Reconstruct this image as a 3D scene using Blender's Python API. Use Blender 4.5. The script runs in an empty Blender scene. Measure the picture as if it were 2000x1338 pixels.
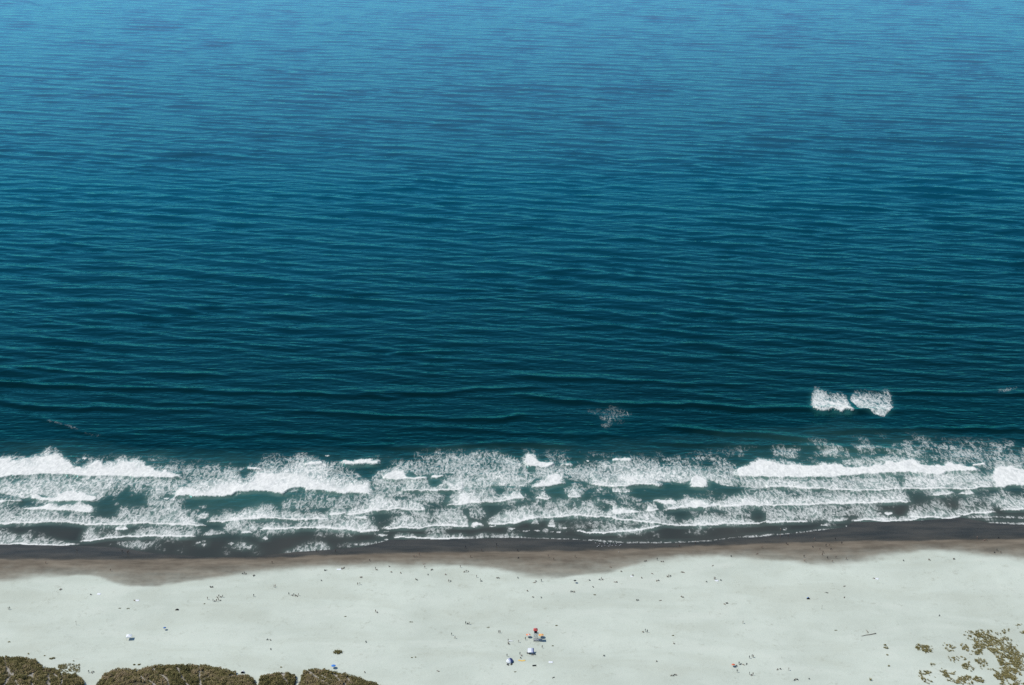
import bpy, bmesh, math, random
import numpy as np
from mathutils import Vector, Matrix
random.seed(7)
rng = np.random.default_rng(11)
R = math.radians
scene = bpy.context.scene
COL = scene.collection

# ------------------------------------------------------------------ camera
CAM_H, PITCH, LENS = 420.0, 21.5, 50.0
FPX = 2000 * LENS / 36.0
cam = bpy.data.cameras.new('camera')
cam.lens = LENS; cam.sensor_width = 36.0; cam.clip_start = 1.0; cam.clip_end = 120000
camo = bpy.data.objects.new('camera', cam); COL.objects.link(camo)
camo.location = (0, 0, CAM_H); camo.rotation_euler = (R(90 - PITCH), 0, 0)
scene.camera = camo

# ------------------------------------------------------------------ light
SUN_EL, SUN_AZ = 55.0, -83.0          # azimuth from +Y towards +X: the sun stands to the left, a little seaward
world = bpy.data.worlds.new('World'); scene.world = world; world.use_nodes = True
wn = world.node_tree.nodes; wl = world.node_tree.links
sky = wn.new('ShaderNodeTexSky'); sky.sky_type = 'NISHITA'; sky.sun_disc = False
sky.sun_elevation = R(SUN_EL); sky.sun_rotation = R(SUN_AZ)
sky.altitude = 0; sky.air_density = 1.0; sky.dust_density = 0.0; sky.ozone_density = 4.0
bg = wn['Background']; bg.inputs['Strength'].default_value = 0.125
wl.new(sky.outputs[0], bg.inputs['Color'])
sun = bpy.data.lights.new('sun', 'SUN'); sun.energy = 3.75; sun.angle = R(0.53); sun.color = (1.0, 0.965, 0.9)
suno = bpy.data.objects.new('sun', sun); COL.objects.link(suno)
sd = Vector((math.sin(R(SUN_AZ)) * math.cos(R(SUN_EL)), math.cos(R(SUN_AZ)) * math.cos(R(SUN_EL)), math.sin(R(SUN_EL))))
suno.rotation_euler = sd.to_track_quat('Z', 'Y').to_euler()
scene.view_settings.view_transform = 'Standard'; scene.view_settings.look = 'None'
scene.view_settings.exposure = 0.0; scene.view_settings.gamma = 1.0
scene.view_settings.use_curve_mapping = False
scene.cycles.use_denoising = False; scene.cycles.sample_clamp_direct = 1.2; scene.cycles.sample_clamp_indirect = 2.5
scene.cycles.max_bounces = 3; scene.cycles.diffuse_bounces = 1; scene.cycles.glossy_bounces = 2
scene.cycles.caustics_reflective = False; scene.cycles.caustics_refractive = False

# ------------------------------------------------------------------ helpers
def ray_ground(px, py, z=0.0):
    """where the line of sight through a photo pixel meets the level z (metres)"""
    cp, sp = math.cos(R(PITCH)), math.sin(R(PITCH))
    a = (np.asarray(px, float) - 1000) / FPX; b = (669 - np.asarray(py, float)) / FPX
    dx, dy, dz = a, cp + b * sp, -sp + b * cp
    t = (CAM_H - z) / (-dz)
    return t * dx, t * dy

def link(name, mesh, mat=None, parent=None):
    o = bpy.data.objects.new(name, mesh); COL.objects.link(o)
    if mat is not None and len(mesh.materials) == 0: mesh.materials.append(mat)
    if parent is not None: o.parent = parent
    return o

def empty(name, loc, rz=0.0):
    o = bpy.data.objects.new(name, None); COL.objects.link(o)
    o.empty_display_size = 0.3; o.location = loc; o.rotation_euler = (0, 0, rz)
    return o

def tag(o, label=None, cat=None, group=None, kind=None):
    if label: o['label'] = label
    if cat: o['category'] = cat
    if group: o['group'] = group
    if kind: o['kind'] = kind
    return o

def fast_mesh(name, verts, faces, smooth=True):
    """verts (n,3) and faces (m,k) numpy arrays"""
    me = bpy.data.meshes.new(name)
    n, m, k = len(verts), len(faces), faces.shape[1]
    me.vertices.add(n); me.vertices.foreach_set('co', np.ascontiguousarray(verts, np.float32).ravel())
    me.loops.add(m * k); me.loops.foreach_set('vertex_index', np.ascontiguousarray(faces, np.int32).ravel())
    me.polygons.add(m); me.polygons.foreach_set('loop_start', np.arange(0, m * k, k, dtype=np.int32))
    me.update(calc_edges=True)
    me.polygons.foreach_set('use_smooth', np.full(m, smooth, dtype=bool))
    return me

def set_attr(me, name, arr):
    a = me.attributes.new(name, 'FLOAT', 'POINT'); a.data.foreach_set('value', np.ascontiguousarray(arr, np.float32).ravel())

def grid_faces(nr, nc):
    i = np.arange(nr * nc).reshape(nr, nc)
    return np.stack([i[:-1, :-1], i[:-1, 1:], i[1:, 1:], i[1:, :-1]], -1).reshape(-1, 4)

def sstep(a, b, x):
    t = np.clip((x - a) / (b - a), 0, 1); return t * t * (3 - 2 * t)

def vnoise(x, y, seed):
    """smooth 2-D value noise in 0..1, lattice spacing 1"""
    r = np.random.default_rng(seed).random((256, 256))
    xi = np.floor(x).astype(int); yi = np.floor(y).astype(int)
    fx = x - xi; fy = y - yi; fx = fx * fx * (3 - 2 * fx); fy = fy * fy * (3 - 2 * fy)
    x0, x1, y0, y1 = xi % 256, (xi + 1) % 256, yi % 256, (yi + 1) % 256
    return (r[x0, y0] * (1 - fx) + r[x1, y0] * fx) * (1 - fy) + (r[x0, y1] * (1 - fx) + r[x1, y1] * fx) * fy

def fbm(x, y, seed, oct=4, gain=0.55):
    s = 0; a = 1; t = 0
    for i in range(oct):
        s = s + a * vnoise(x * 2 ** i + 17.3 * i, y * 2 ** i + 9.1 * i, seed + i); t += a; a *= gain
    return s / t

# ------------------------------------------------------------------ materials
class NT:
    def __init__(s, name):
        s.m = bpy.data.materials.new(name); s.m.use_nodes = True
        s.t = s.m.node_tree; s.n = s.t.nodes; s.l = s.t.links
        s.b = s.n['Principled BSDF']; s.out = s.n['Material Output']
    def put(s, sock, v):
        if isinstance(v, bpy.types.NodeSocket): s.l.new(v, sock)
        elif isinstance(v, (tuple, list)) and len(v) == 3 and sock.type == 'RGBA': sock.default_value = (*v, 1)
        else: sock.default_value = v
    def math(s, op, a, b=0.0, c=0.0, clamp=False):
        n = s.n.new('ShaderNodeMath'); n.operation = op; n.use_clamp = clamp
        for i, v in enumerate((a, b, c)): s.put(n.inputs[i], v)
        return n.outputs[0]
    def attr(s, name):
        n = s.n.new('ShaderNodeAttribute'); n.attribute_name = name; return n.outputs['Fac']
    def coords(s, scale=(1, 1, 1), rot=(0, 0, 0)):
        t = s.n.new('ShaderNodeTexCoord'); m = s.n.new('ShaderNodeMapping')
        m.inputs['Scale'].default_value = scale; m.inputs['Rotation'].default_value = rot
        s.l.new(t.outputs['Object'], m.inputs['Vector']); return m.outputs[0]
    def noise(s, vec, scale, detail=3.0, rough=0.55, dist=0.0):
        n = s.n.new('ShaderNodeTexNoise'); s.l.new(vec, n.inputs['Vector'])
        n.inputs['Scale'].default_value = scale; n.inputs['Detail'].default_value = detail
        n.inputs['Roughness'].default_value = rough; n.inputs['Distortion'].default_value = dist
        return n.outputs['Fac']
    def mapr(s, v, a, b, c=0.0, d=1.0, smooth=False):
        n = s.n.new('ShaderNodeMapRange'); n.interpolation_type = 'SMOOTHSTEP' if smooth else 'LINEAR'
        for i, x in enumerate((v, a, b, c, d)): s.put(n.inputs[i], x)
        return n.outputs[0]
    def mix(s, f, a, b):
        n = s.n.new('ShaderNodeMix'); n.data_type = 'RGBA'
        s.put(n.inputs[0], f); s.put(n.inputs[6], a); s.put(n.inputs[7], b); return n.outputs[2]
    def bump(s, h, strength, dist, normal=None):
        n = s.n.new('ShaderNodeBump'); s.put(n.inputs['Height'], h)
        n.inputs['Strength'].default_value = strength; n.inputs['Distance'].default_value = dist
        if normal is not None: s.l.new(normal, n.inputs['Normal'])
        return n.outputs[0]

def flat(name, col, rough=0.7, var=0.15, scale=6.0, metal=0.0):
    """plain painted / woven / weathered stuff: colour with a little procedural mottling"""
    w = NT(name); v = w.coords()
    n = w.noise(v, scale, 4)
    f = w.mapr(n, 0.3, 0.7)
    lo = tuple(c * (1 - var) for c in col); hi = tuple(min(1, c * (1 + var)) for c in col)
    w.put(w.b.inputs['Base Color'], w.mix(f, lo, hi))
    w.b.inputs['Roughness'].default_value = rough; w.b.inputs['Metallic'].default_value = metal
    return w.m

WATER_BUMP, WATER_TINT = 0.55, (0.22, 0.90, 1.0)
def water_material(name, surf):
    w = NT(name)
    depth = w.attr('offshore')
    v0 = w.coords((1, 0.55, 1)); patch = w.noise(v0, 0.012, 3, 0.55)
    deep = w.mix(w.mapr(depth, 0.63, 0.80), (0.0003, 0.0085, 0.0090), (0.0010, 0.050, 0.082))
    deep = w.mix(w.mapr(depth, 0.80, 1.0), deep, (0.092, 0.190, 0.300))  # far water paled in its base colour, standing in for haze and sky brightness
    if surf:
        c = w.mix(w.mapr(depth, 0.09, 0.30), (0.056, 0.058, 0.050), (0.030, 0.090, 0.074))
        c = w.mix(w.mapr(depth, 0.33, 0.50), c, deep)
    else: c = deep
    c = w.mix(w.math('MULTIPLY', w.mapr(patch, 0.35, 0.7), w.mapr(depth, 0.6, 0.82, 0.5, 0.0)), c, (0.0005, 0.017, 0.019))
    mask = None
    if surf:
        foam = w.attr('foam'); milk = w.attr('milk')
        c = w.mix(w.math('MULTIPLY', milk, 1.0, clamp=True), c, w.mix(w.mapr(depth, 0.32, 0.52), (0.16, 0.25, 0.205), (0.025, 0.15, 0.145)))
        # foam: a noise drawn out shoreward, thresholded by how much foam lies there
        vf = w.coords((1, 0.5, 1), (0, 0, R(12)))
        vm = w.coords((1, 0.36, 1), (0, 0, R(-20)))
        web = w.mapr(w.math('ABSOLUTE', w.math('SUBTRACT', w.noise(vm, 0.27, 3, 0.58, 0.8), 0.5)), 0.0, 0.13)      # strands of lace
        n = w.math('ADD', w.math('MULTIPLY', w.mapr(w.noise(vf, 0.8, 3, 0.66, 0.8), 0.3, 0.7), 0.58), w.math('MULTIPLY', web, 0.42))
        n = w.mapr(n, 0.18, 0.80)
        d = w.math('MULTIPLY_ADD', foam, 1.28, -0.17)
        mask = w.math('MULTIPLY_ADD', w.math('SUBTRACT', d, n), 0.74, 0.44, clamp=True)
        mask = w.math('MAXIMUM', mask, w.mapr(foam, 0.64, 0.92, smooth=True))
        mask = w.math('MULTIPLY', mask, w.mapr(foam, 0.03, 0.2))
    # ripples too small for the mesh
    va = w.coords((0.34, 1, 1), (0, 0, R(-8)))
    b1 = w.noise(va, 0.30, 2, 0.6, 0.3)
    vb = w.coords((0.16, 1, 1), (0, 0, R(-13))); b2 = w.noise(vb, 0.16, 2, 0.6, 0.3)
    h = w.math('MULTIPLY', w.math('MULTIPLY_ADD', b2, 1.1, w.math('MULTIPLY', b1, 0.8)), w.math('MULTIPLY', w.mapr(depth, 0.05, 0.5, 0.12, 1.0), w.mapr(depth, 0.65, 1.0, 1.0, 0.7)))
    nor = w.bump(h, 1.0, WATER_BUMP)
    tint = w.mix(w.mapr(depth, 0.55, 0.92), (0.10, 0.82, 0.80), WATER_TINT)
    dif = w.n.new('ShaderNodeBsdfDiffuse'); w.put(dif.inputs['Color'], c)
    glo = w.n.new('ShaderNodeBsdfGlossy'); glo.distribution = 'BECKMANN'; w.put(glo.inputs['Color'], w.mix(w.mapr(depth, 0.10, 0.34), (0.32, 0.34, 0.31), tint) if surf else tint); glo.inputs['Roughness'].default_value = 0.11
    fre = w.n.new('ShaderNodeFresnel'); fre.inputs['IOR'].default_value = 1.37
    for nd in (dif, glo, fre): w.l.new(nor, nd.inputs['Normal'])
    mx = w.n.new('ShaderNodeMixShader'); w.l.new(fre.outputs[0], mx.inputs[0]); w.l.new(dif.outputs[0], mx.inputs[1]); w.l.new(glo.outputs[0], mx.inputs[2])
    res = mx.outputs[0]
    if surf:
        fd = w.n.new('ShaderNodeBsdfDiffuse'); w.put(fd.inputs['Color'], w.mix(n, (0.80, 0.785, 0.715), (0.62, 0.62, 0.565)))
        m2 = w.n.new('ShaderNodeMixShader'); w.put(m2.inputs[0], mask); w.l.new(res, m2.inputs[1]); w.l.new(fd.outputs[0], m2.inputs[2])
        res = m2.outputs[0]
    w.n.remove(w.b); w.l.new(res, w.out.inputs['Surface'])
    return w.m

def sand_material():
    w = NT('beach_sand')
    wet = w.attr('wet')
    v = w.coords(); vs = w.coords((0.25, 1, 1), (0, 0, R(3)))
    big = w.noise(v, 0.018, 5, 0.6); mid = w.noise(v, 0.12, 5, 0.65); fine = w.noise(v, 1.1, 4, 0.7)
    streak = w.noise(vs, 0.16, 4, 0.6)
    vd = w.coords((0.35, 1, 1), (0, 0, R(24))); drift = w.noise(vd, 0.045, 5, 0.62, 0.6); foot = w.noise(v, 0.45, 5, 0.75)
    dry = w.mix(w.mapr(big, 0.32, 0.68), (0.482, 0.515, 0.425), (0.565, 0.600, 0.498))
    dry = w.mix(w.math('MULTIPLY', w.mapr(drift, 0.48, 0.64), 0.30), dry, (0.41, 0.42, 0.325))
    dry = w.mix(w.math('MULTIPLY', w.mapr(drift, 0.48, 0.36), 0.40), dry, (0.60, 0.62, 0.52))
    dry = w.mix(w.math('MULTIPLY', w.math('MULTIPLY', w.mapr(mid, 0.50, 0.66), w.mapr(foot, 0.50, 0.64)), 0.6), dry, (0.34, 0.345, 0.265))
    dry = w.mix(w.math('MULTIPLY', w.mapr(fine, 0.6, 0.8), 0.35), dry, (0.36, 0.36, 0.28))
    damp = w.mix(w.mapr(streak, 0.35, 0.68), (0.112, 0.092, 0.066), (0.205, 0.170, 0.123))
    damp = w.mix(w.math('MULTIPLY', w.mapr(mid, 0.55, 0.75), 0.3), damp, (0.10, 0.085, 0.072))
    sat = w.mix(w.mapr(streak, 0.35, 0.65), (0.030, 0.031, 0.024), (0.062, 0.057, 0.043))
    e1 = w.math('ADD', wet, w.math('MULTIPLY', w.math('SUBTRACT', mid, 0.5), 0.35))
    f1 = w.mapr(e1, 0.12, 1.05, smooth=True); f2 = w.mapr(e1, 1.12, 1.95, smooth=True)
    c = w.mix(f2, w.mix(f1, dry, damp), sat)
    w.put(w.b.inputs['Base Color'], c)
    w.put(w.b.inputs['Roughness'], w.mapr(wet, 1.0, 2.0, 0.9, 0.42))
    w.put(w.b.inputs['Specular IOR Level'], w.mapr(wet, 1.0, 2.0, 0.1, 0.25))
    dry_amt = w.mapr(wet, 0.0, 1.0, 1.0, 0.15)
    h = w.math('MULTIPLY', w.math('ADD', w.math('MULTIPLY', mid, 0.6), w.math('MULTIPLY', fine, 0.22)), dry_amt)
    w.put(w.b.inputs['Normal'], w.bump(h, 0.55, 0.7))
    return w.m

def dune_material():
    w = NT('dune_sand_path'); v = w.coords()
    n = w.noise(v, 0.5, 5, 0.65)
    w.put(w.b.inputs['Base Color'], w.mix(w.attr('trail'), (0.07, 0.060, 0.030), w.mix(w.mapr(n, 0.3, 0.7), (0.27, 0.24, 0.19), (0.38, 0.35, 0.29))))
    w.b.inputs['Roughness'].default_value = 0.95
    w.put(w.b.inputs['Normal'], w.bump(n, 0.5, 0.4))
    return w.m

def leaf_material(name, cols):
    w = NT(name); t = w.attr('tint')
    r = w.n.new('ShaderNodeValToRGB'); w.l.new(t, r.inputs[0])
    el = r.color_ramp.elements
    while len(el) < len(cols): el.new(0.5)
    for i, c in enumerate(cols):
        el[i].position = i / (len(cols) - 1); el[i].color = (*c, 1)
    w.put(w.b.inputs['Base Color'], r.outputs[0]); w.b.inputs['Roughness'].default_value = 0.8
    w.b.inputs['Specular IOR Level'].default_value = 0.125
    return w.m

# ------------------------------------------------------------------ the shore's lines, read off the photograph
def curve_px(pts, z):
    p = np.array(pts, float); x, y = ray_ground(p[:, 0], p[:, 1], z)
    o = np.argsort(x); x, y = x[o], y[o]
    return lambda X: np.interp(X, x, y)

WATER = curve_px([(-150,1061),(5,1063),(152,1066),(227,1069),(303,1081),(404,1088),(500,1087),(576,1078),(652,1073),(702,1069),(765,1054),(879,1053),(1000,1050),(1126,1054),(1190,1061),(1278,1061),(1379,1059),(1430,1053),(1500,1047),(1576,1039),(1652,1030),(1664,1020),(1778,1018),(1879,1011),(1930,1021),(1995,1025),(2150,1024)], 0.0)
DARK = curve_px([(-150,1096),(0,1094),(250,1093),(500,1091),(600,1086),(753,1081),(1000,1077),(1126,1077),(1253,1073),(1379,1067),(1500,1061),(1652,1058),(1803,1057),(1995,1054),(2150,1053)], 0.6)
DRY = curve_px([(-150,1150),(5,1140),(76,1128),(152,1123),(192,1129),(227,1141),(278,1149),(303,1147),(328,1141),(404,1133),(500,1120),(576,1113),(677,1109),(753,1108),(803,1111),(854,1106),(904,1107),(955,1111),(1000,1122),(1050,1131),(1101,1131),(1152,1124),(1202,1115),(1253,1102),(1328,1092),(1404,1086),(1500,1092),(1550,1097),(1588,1105),(1626,1110),(1677,1104),(1727,1090),(1803,1077),(1866,1080),(1930,1090),(1995,1097),(2150,1115)], 1.2)

MOUNDS_PX = [
 [(-160,1266),(-60,1268),(6,1279),(46,1281),(72,1287),(83,1298),(86,1301),(110,1303),(118,1310),(150,1315),(163,1325),(168,1340)],
 [(186,1340),(190,1323),(205,1314),(224,1305),(243,1303),(270,1306),(285,1300),(323,1295),(380,1295),(399,1296),(427,1302),(460,1310),(464,1315),(486,1317),(498,1325),(503,1340)],
 [(503,1336),(505,1323),(509,1317),(547,1310),(566,1311),(578,1317),(581,1330)],
 [(583,1330),(585,1314),(595,1306),(614,1304),(646,1307),(676,1314),(701,1321),(711,1326),(734,1332),(775,1352)]]
MOUNDS = []
for pts in MOUNDS_PX:
    p = np.array(pts, float); x, y = ray_ground(p[:, 0], p[:, 1], 3.2)
    o = np.argsort(x); MOUNDS.append((x[o], y[o]))

def mound_field(X, Y):
    """metres inside the nearest dune edge (negative outside)"""
    best = np.full(np.shape(X), -99.0)
    for x, y in MOUNDS:
        yt = np.interp(X, x, y, left=-1e3, right=-1e3)
        ins = np.minimum(yt - Y, np.minimum((X - x[0]) * 1.0, (x[-1] - X) * 1.0))
        best = np.maximum(best, ins)
    return best

def beach_z(X, Y):
    d = WATER(X) - Y
    z = np.where(d < 45, d * 0.024, 1.08 + (d - 45) * 0.011)
    z = np.where(d < 0, d * 0.03, z)
    z = np.minimum(z, 2.6)
    ridge = sstep(4, 40, DRY(X) - Y)
    z = z + ridge * 0.5 * (fbm(X / 30 + 50, Y / 22 + 50, 3) - 0.5)
    m = mound_field(X, Y)
    z = z + np.clip(m, 0, 14) ** 0.8 * 0.30 * (m > 0)
    return z

def place(px, py):
    z = 1.0
    for _ in range(6):
        x, y = ray_ground(px, py, z); z = float(beach_z(np.array([x]), np.array([y]))[0])
        z = max(z, 0.0)
    return float(x), float(y), z

# ------------------------------------------------------------------ waves
_w = np.random.default_rng(5)
COMP = []
for i in range(120):
    lam = 6.5 * (40 / 6.5) ** _w.random()
    if _w.random() < 0.72: ang = _w.normal(14, 4 + 45 / lam)
    else: ang = _w.normal(-7, 4 + 40 / lam)
    k = 2 * math.pi / lam
    slope = 0.0150 * (1.0 if lam > 12 else 0.8)
    a = slope / k * _w.uniform(0.5, 1.3)
    th = R(ang)                       # crest line turned by ang from the shore; runs shoreward (-Y)
    COMP.append((k * -math.sin(th), k * -math.cos(th), a, _w.uniform(0, 6.28), lam))

def tile_pts(pts, x0, y0, s, z=0.0):
    p = np.array(pts, float); x, y = ray_ground(x0 + p[:, 0] / s, y0 + p[:, 1] / s, z)
    o = np.argsort(x); return x[o], y[o]

CREST = []      # long swell crests near the surf: (x, y, height, width)
def crest(x0, pts, h=0.55, wd=7.0):
    x, y = tile_pts(pts, x0, 430, 2.847); CREST.append((x, y, h, wd))
crest(0, [(60,810),(300,840),(700,852),(1000,855),(1350,862)], 0.55)
crest(0, [(-100,900),(0,910),(300,925),(560,938),(900,942),(1100,950),(1500,962),(1993,975),(2200,985)], 0.8)
crest(0, [(-100,1000),(0,1010),(130,1040),(600,1050),(1120,1062)], 0.7)
crest(0, [(820,1010),(1000,1022),(1500,1035)], 0.4)
crest(0, [(1600,1055),(1993,1085),(2250,1095),(2550,1110),(2800,1108),(2930,1085)], 0.55)
crest(0, [(150,1090),(400,1160),(560,1200),(800,1195)], 0.35)
crest(0, [(800,1160),(1000,1175),(1250,1210),(1500,1190),(1900,1210)], 0.4)
crest(650, [(50,950),(300,965),(550,968),(800,945),(1150,930)], 0.55)
crest(650, [(1050,980),(1350,1010),(1500,1025),(1993,1030),(2250,1048),(2650,1055),(3150,1062)], 0.65)
crest(650, [(300,1150),(700,1165),(1100,1190),(1600,1200)], 0.4)
crest(1300, [(0,1150),(300,1185),(600,1200),(800,1222)], 0.55)
crest(1300, [(840,1185),(1200,1165),(1700,1160),(2100,1170)], 0.45)
crest(1300, [(900,930),(1300,960),(2100,975)], 0.45)
crest(650, [(100,1255),(500,1270),(900,1240),(1300,1255)], 0.5)
crest(1300, [(0,1240),(500,1255),(900,1265),(1300,1280)], 0.5)
crest(650, [(1000,870),(1400,885),(1993,910),(2300,915)], 0.45)

def bumpwave(d):
    """d: metres seaward of the crest line; steep shoreward face, long back"""
    return np.where(d < 0, np.exp(-(d / 2.8) ** 2), np.exp(-(d / 5.0) ** 2)) - 0.25 * np.exp(-((d + 6.5) / 4.0) ** 2)

def wave_z(X, Y):
    off = Y - WATER(X)
    h = np.zeros(np.shape(X))
    Xw = X + 9 * fbm(X / 70 + 40, Y / 70 + 40, 23, 2); Yw = Y + 7 * fbm(X / 55 + 70, Y / 90 + 70, 25, 2)
    for kx, ky, a, p, lam in COMP:
        t = np.sin(kx * Xw + ky * Yw + p)
        h += a * (0.95 * (np.exp(0.95 * t) - 1.239)) if lam > 14 else a * t      # peaked crests, flat troughs
    g = 0.50 + 1.05 * fbm(X / 95 + 5, Y / 60 + 5, 21, 3)       # wave groups and slack patches
    h = h * g
    h = h * (1 - 0.25 * sstep(1300, 2700, Y))                     # the swell stands up as it nears the shore
    h = h + 0.12 * np.abs(h) * h                                 # sharper crests
    return h * (0.10 + 0.90 * sstep(80, 400, off))

# ------------------------------------------------------------------ foam, patch by patch (tiles of 300 px, 6.667x)
BAND = []
def band(x0, bottom, top, db, dt, y0=870, s=6.667):
    lo = lr = False
    if y0 == 870:                       # pieces of one front that go on in the next strip
        lo = min(p[0] for p in bottom) <= 0; lr = max(p[0] for p in bottom) >= 2000 and max(p[0] for p in bottom) <= 2020
        if lo: bottom = [(bottom[0][0] - 12, bottom[0][1])] + bottom; top = [(top[0][0] - 12, top[0][1])] + top
        if lr: bottom = bottom + [(bottom[-1][0] + 12, bottom[-1][1])]; top = top + [(top[-1][0] + 12, top[-1][1])]
    q = []
    for pts in (bottom, top):
        p = np.array(pts, float); p = p[np.argsort(p[:, 0])]
        q.append((x0 + p[:, 0] / s, ray_ground(1000, y0 + p[:, 1] / s)[1]))
    BAND.append((q[0], q[1], db, dt, lo, lr))
def speck(x0, u, v, wd, ht, d=0.9):
    band(x0, [(u - wd / 2, v), (u, v + ht / 2), (u + wd / 2, v)], [(u - wd / 2, v - ht * .2), (u, v - ht / 2), (u + wd / 2, v - ht * .2)], d, d * .85)
# 0
band(0,[(-400,440),(-40,435),(200,410),(400,402),(800,402),(1000,405),(1200,412),(1600,412),(1800,425),(2000,432),(2150,436),(2420,438)],
 [(-400,200),(-40,180),(35,190),(160,190),(320,150),(500,110),(640,60),(720,70),(820,150),(900,210),(960,290),(1060,290),(1200,230),(1400,225),(1520,205),(1860,215),(2000,300),(2150,350),(2420,410)],1,.88)
band(0,[(-400,560),(35,640),(90,640),(300,690),(500,655),(700,700),(1100,735),(1250,725),(1350,660),(1500,470)],[(-400,440),(200,412),(800,404),(1500,412)],.62,.58)
band(0,[(390,690),(560,735),(760,738),(1000,735),(1220,732),(1290,690)],[(390,685),(470,640),(560,700),(700,680),(800,620),(950,605),(1080,610),(1150,660),(1290,682)],1,1)
band(0,[(-400,790),(-40,765),(170,745),(330,745)],[(-400,750),(-40,735),(170,728),(330,725)],.95,.9)
band(0,[(300,850),(500,845),(850,852),(1000,875),(1240,884)],[(300,830),(500,815),(720,760),(900,740),(1050,760),(1160,762),(1240,878)],.98,.85)
band(0,[(-400,1060),(-40,1045),(200,1025),(400,1025),(750,1005),(900,1015),(1200,1040),(1400,1045),(1600,1045),(1750,1030),(1900,1015),(2000,1030),(2300,1050),(2600,1062),(2700,1062)],
 [(-400,820),(-40,815),(300,835),(500,850),(1000,880),(1230,890),(1450,950),(1600,800),(1800,820),(2000,820),(2200,720),(2300,720),(2450,900),(2550,990),(2700,1055)],.95,.55)
band(0,[(-400,1280),(-40,1285),(200,1290),(500,1300),(800,1305),(1060,1300)],[(-400,1120),(-40,1130),(100,1100),(250,1190),(560,1170),(750,1230),(900,1270),(1060,1296)],.97,.35)
band(0,[(1020,1266),(1200,1240),(1350,1222),(1640,1192),(1850,1188),(2000,1185),(2250,1192),(2400,1192),(2560,1190)],[(1020,1256),(1100,1120),(1200,1040),(1300,1180),(1500,1100),(1640,1180),(1850,1050),(2000,1060),(2250,1100),(2560,1110)],.85,.25)
band(0,[(1500,1100),(1660,1100)],[(1500,1080),(1560,1050),(1660,1050)],.85,.7)
speck(0,1105,175,80,35,.8)
# 300
band(300,[(250,690),(400,665),(560,688),(730,682),(850,672),(1020,655),(1080,612),(1380,600),(1480,610),(1560,638),(1690,632),(1750,590),(1850,560),(2020,575)],
 [(250,680),(330,570),(480,510),(700,450),(860,370),(1000,320),(1100,370),(1180,480),(1300,420),(1420,250),(1600,215),(1800,245),(1960,215),(2020,240)],1,.82)
band(300,[(-100,300),(350,450),(700,450),(860,370),(1000,320),(1420,320)],[(-100,240),(550,270),(1000,278),(1420,288)],.34,.25)
band(300,[(0,560),(300,540),(480,500)],[(0,440),(200,440),(480,430)],.4,.35)
band(300,[(1210,326),(1420,326)],[(1210,300),(1420,305)],.95,.9)
band(300,[(680,1006),(900,1006),(1080,985),(1380,962),(1560,965),(1750,985),(2010,985)],[(680,985),(760,870),(950,850),(1100,860),(1230,810),(1400,780),(1560,790),(1640,840),(1900,830),(1950,900),(2010,860)],1,.6)
band(300,[(590,940),(740,950)],[(590,920),(680,880),(740,880)],.75,.6)
band(300,[(1640,860),(2010,840)],[(1640,760),(1800,690),(2010,650)],.42,.35)
band(300,[(1380,1105),(1560,1112),(1700,1105),(1800,1090),(2010,1092)],[(1380,1070),(1480,1010),(1700,1010),(1800,1060),(1900,1000),(2010,990)],.92,.4)
band(300,[(880,1085),(1050,1070),(1150,1090),(1380,1085)],[(880,995),(1380,975)],.5,.35)
band(300,[(620,1178),(800,1166),(945,1146)],[(620,1160),(750,1080),(945,1135)],.8,.4)
band(300,[(1140,1145),(1280,1146)],[(1140,1130),(1210,1095),(1280,1130)],.92,.8)
for a in [(590,1265,60,16,.6),(1460,1215,80,34,.8),(1010,1285,90,40,.6),(660,1265,80,50,.45),(640,785,120,40,.5),(40,578,80,20,.7),(165,690,70,20,.85),(260,700,60,20,.8)]: speck(300,*a)
# 600
band(600,[(-10,605),(60,600),(180,612),(300,622),(500,628),(700,635),(860,636)],[(-10,245),(60,250),(180,270),(250,300),(300,370),(500,390),(600,440),(700,455),(780,455),(860,540)],1,.82)
band(600,[(-20,268),(195,245)],[(-20,236),(195,224)],1,.95)
band(600,[(425,240),(520,255),(700,262),(760,250),(850,262),(940,255),(985,220)],[(425,214),(600,208),(680,198),(770,193),(890,193),(985,212)],1,1)
band(600,[(180,300),(300,370),(600,440),(740,455)],[(180,240),(420,240),(600,310),(740,425)],.45,.38)
band(600,[(985,432),(1060,460),(1150,465),(1250,452),(1340,455),(1400,455),(1550,455),(1595,420)],[(985,428),(1050,375),(1180,290),(1250,340),(1300,430),(1400,430),(1595,414)],1,.8)
band(600,[(1615,425),(1700,430),(1780,400)],[(1615,405),(1700,394),(1780,388)],1,.9)
band(600,[(1195,598),(1400,600),(1600,605),(1800,605),(2010,600)],[(1195,565),(1300,500),(1400,460),(1560,460),(1620,560),(1680,570),(1750,490),(1850,450),(1950,420),(2010,300)],1,.72)
band(600,[(1000,300),(1300,360),(1700,395),(1850,380),(2010,400)],[(1000,215),(1500,190),(1700,140),(2010,150)],.40,.28)
band(600,[(850,620),(1100,680),(1250,690),(1500,730),(1830,800)],[(850,460),(1150,480),(1250,600),(1500,610),(1830,620)],.42,.38)
band(600,[(505,908),(660,900),(850,870),(1000,855),(1200,850),(1300,860),(1450,860),(1548,842)],[(505,890),(600,800),(740,740),(800,660),(900,620),(1050,680),(1300,720),(1450,700),(1500,750),(1548,835)],1,.6)
band(600,[(285,920),(450,905),(512,882)],[(285,860),(320,790),(450,790),(512,830)],.95,.45)
band(600,[(-20,850),(300,810),(500,805),(800,850)],[(-20,640),(400,650),(800,650)],.40,.34)
band(600,[(-20,977),(130,968),(275,965)],[(-20,835),(130,850),(275,925)],.85,.45)
band(600,[(-20,1085),(130,1085),(400,1100),(600,1118),(800,1132),(880,1130),(945,1120)],[(-20,985),(200,985),(350,1050),(500,935),(650,935),(800,970),(880,1010),(945,1112)],1,.42)
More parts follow.
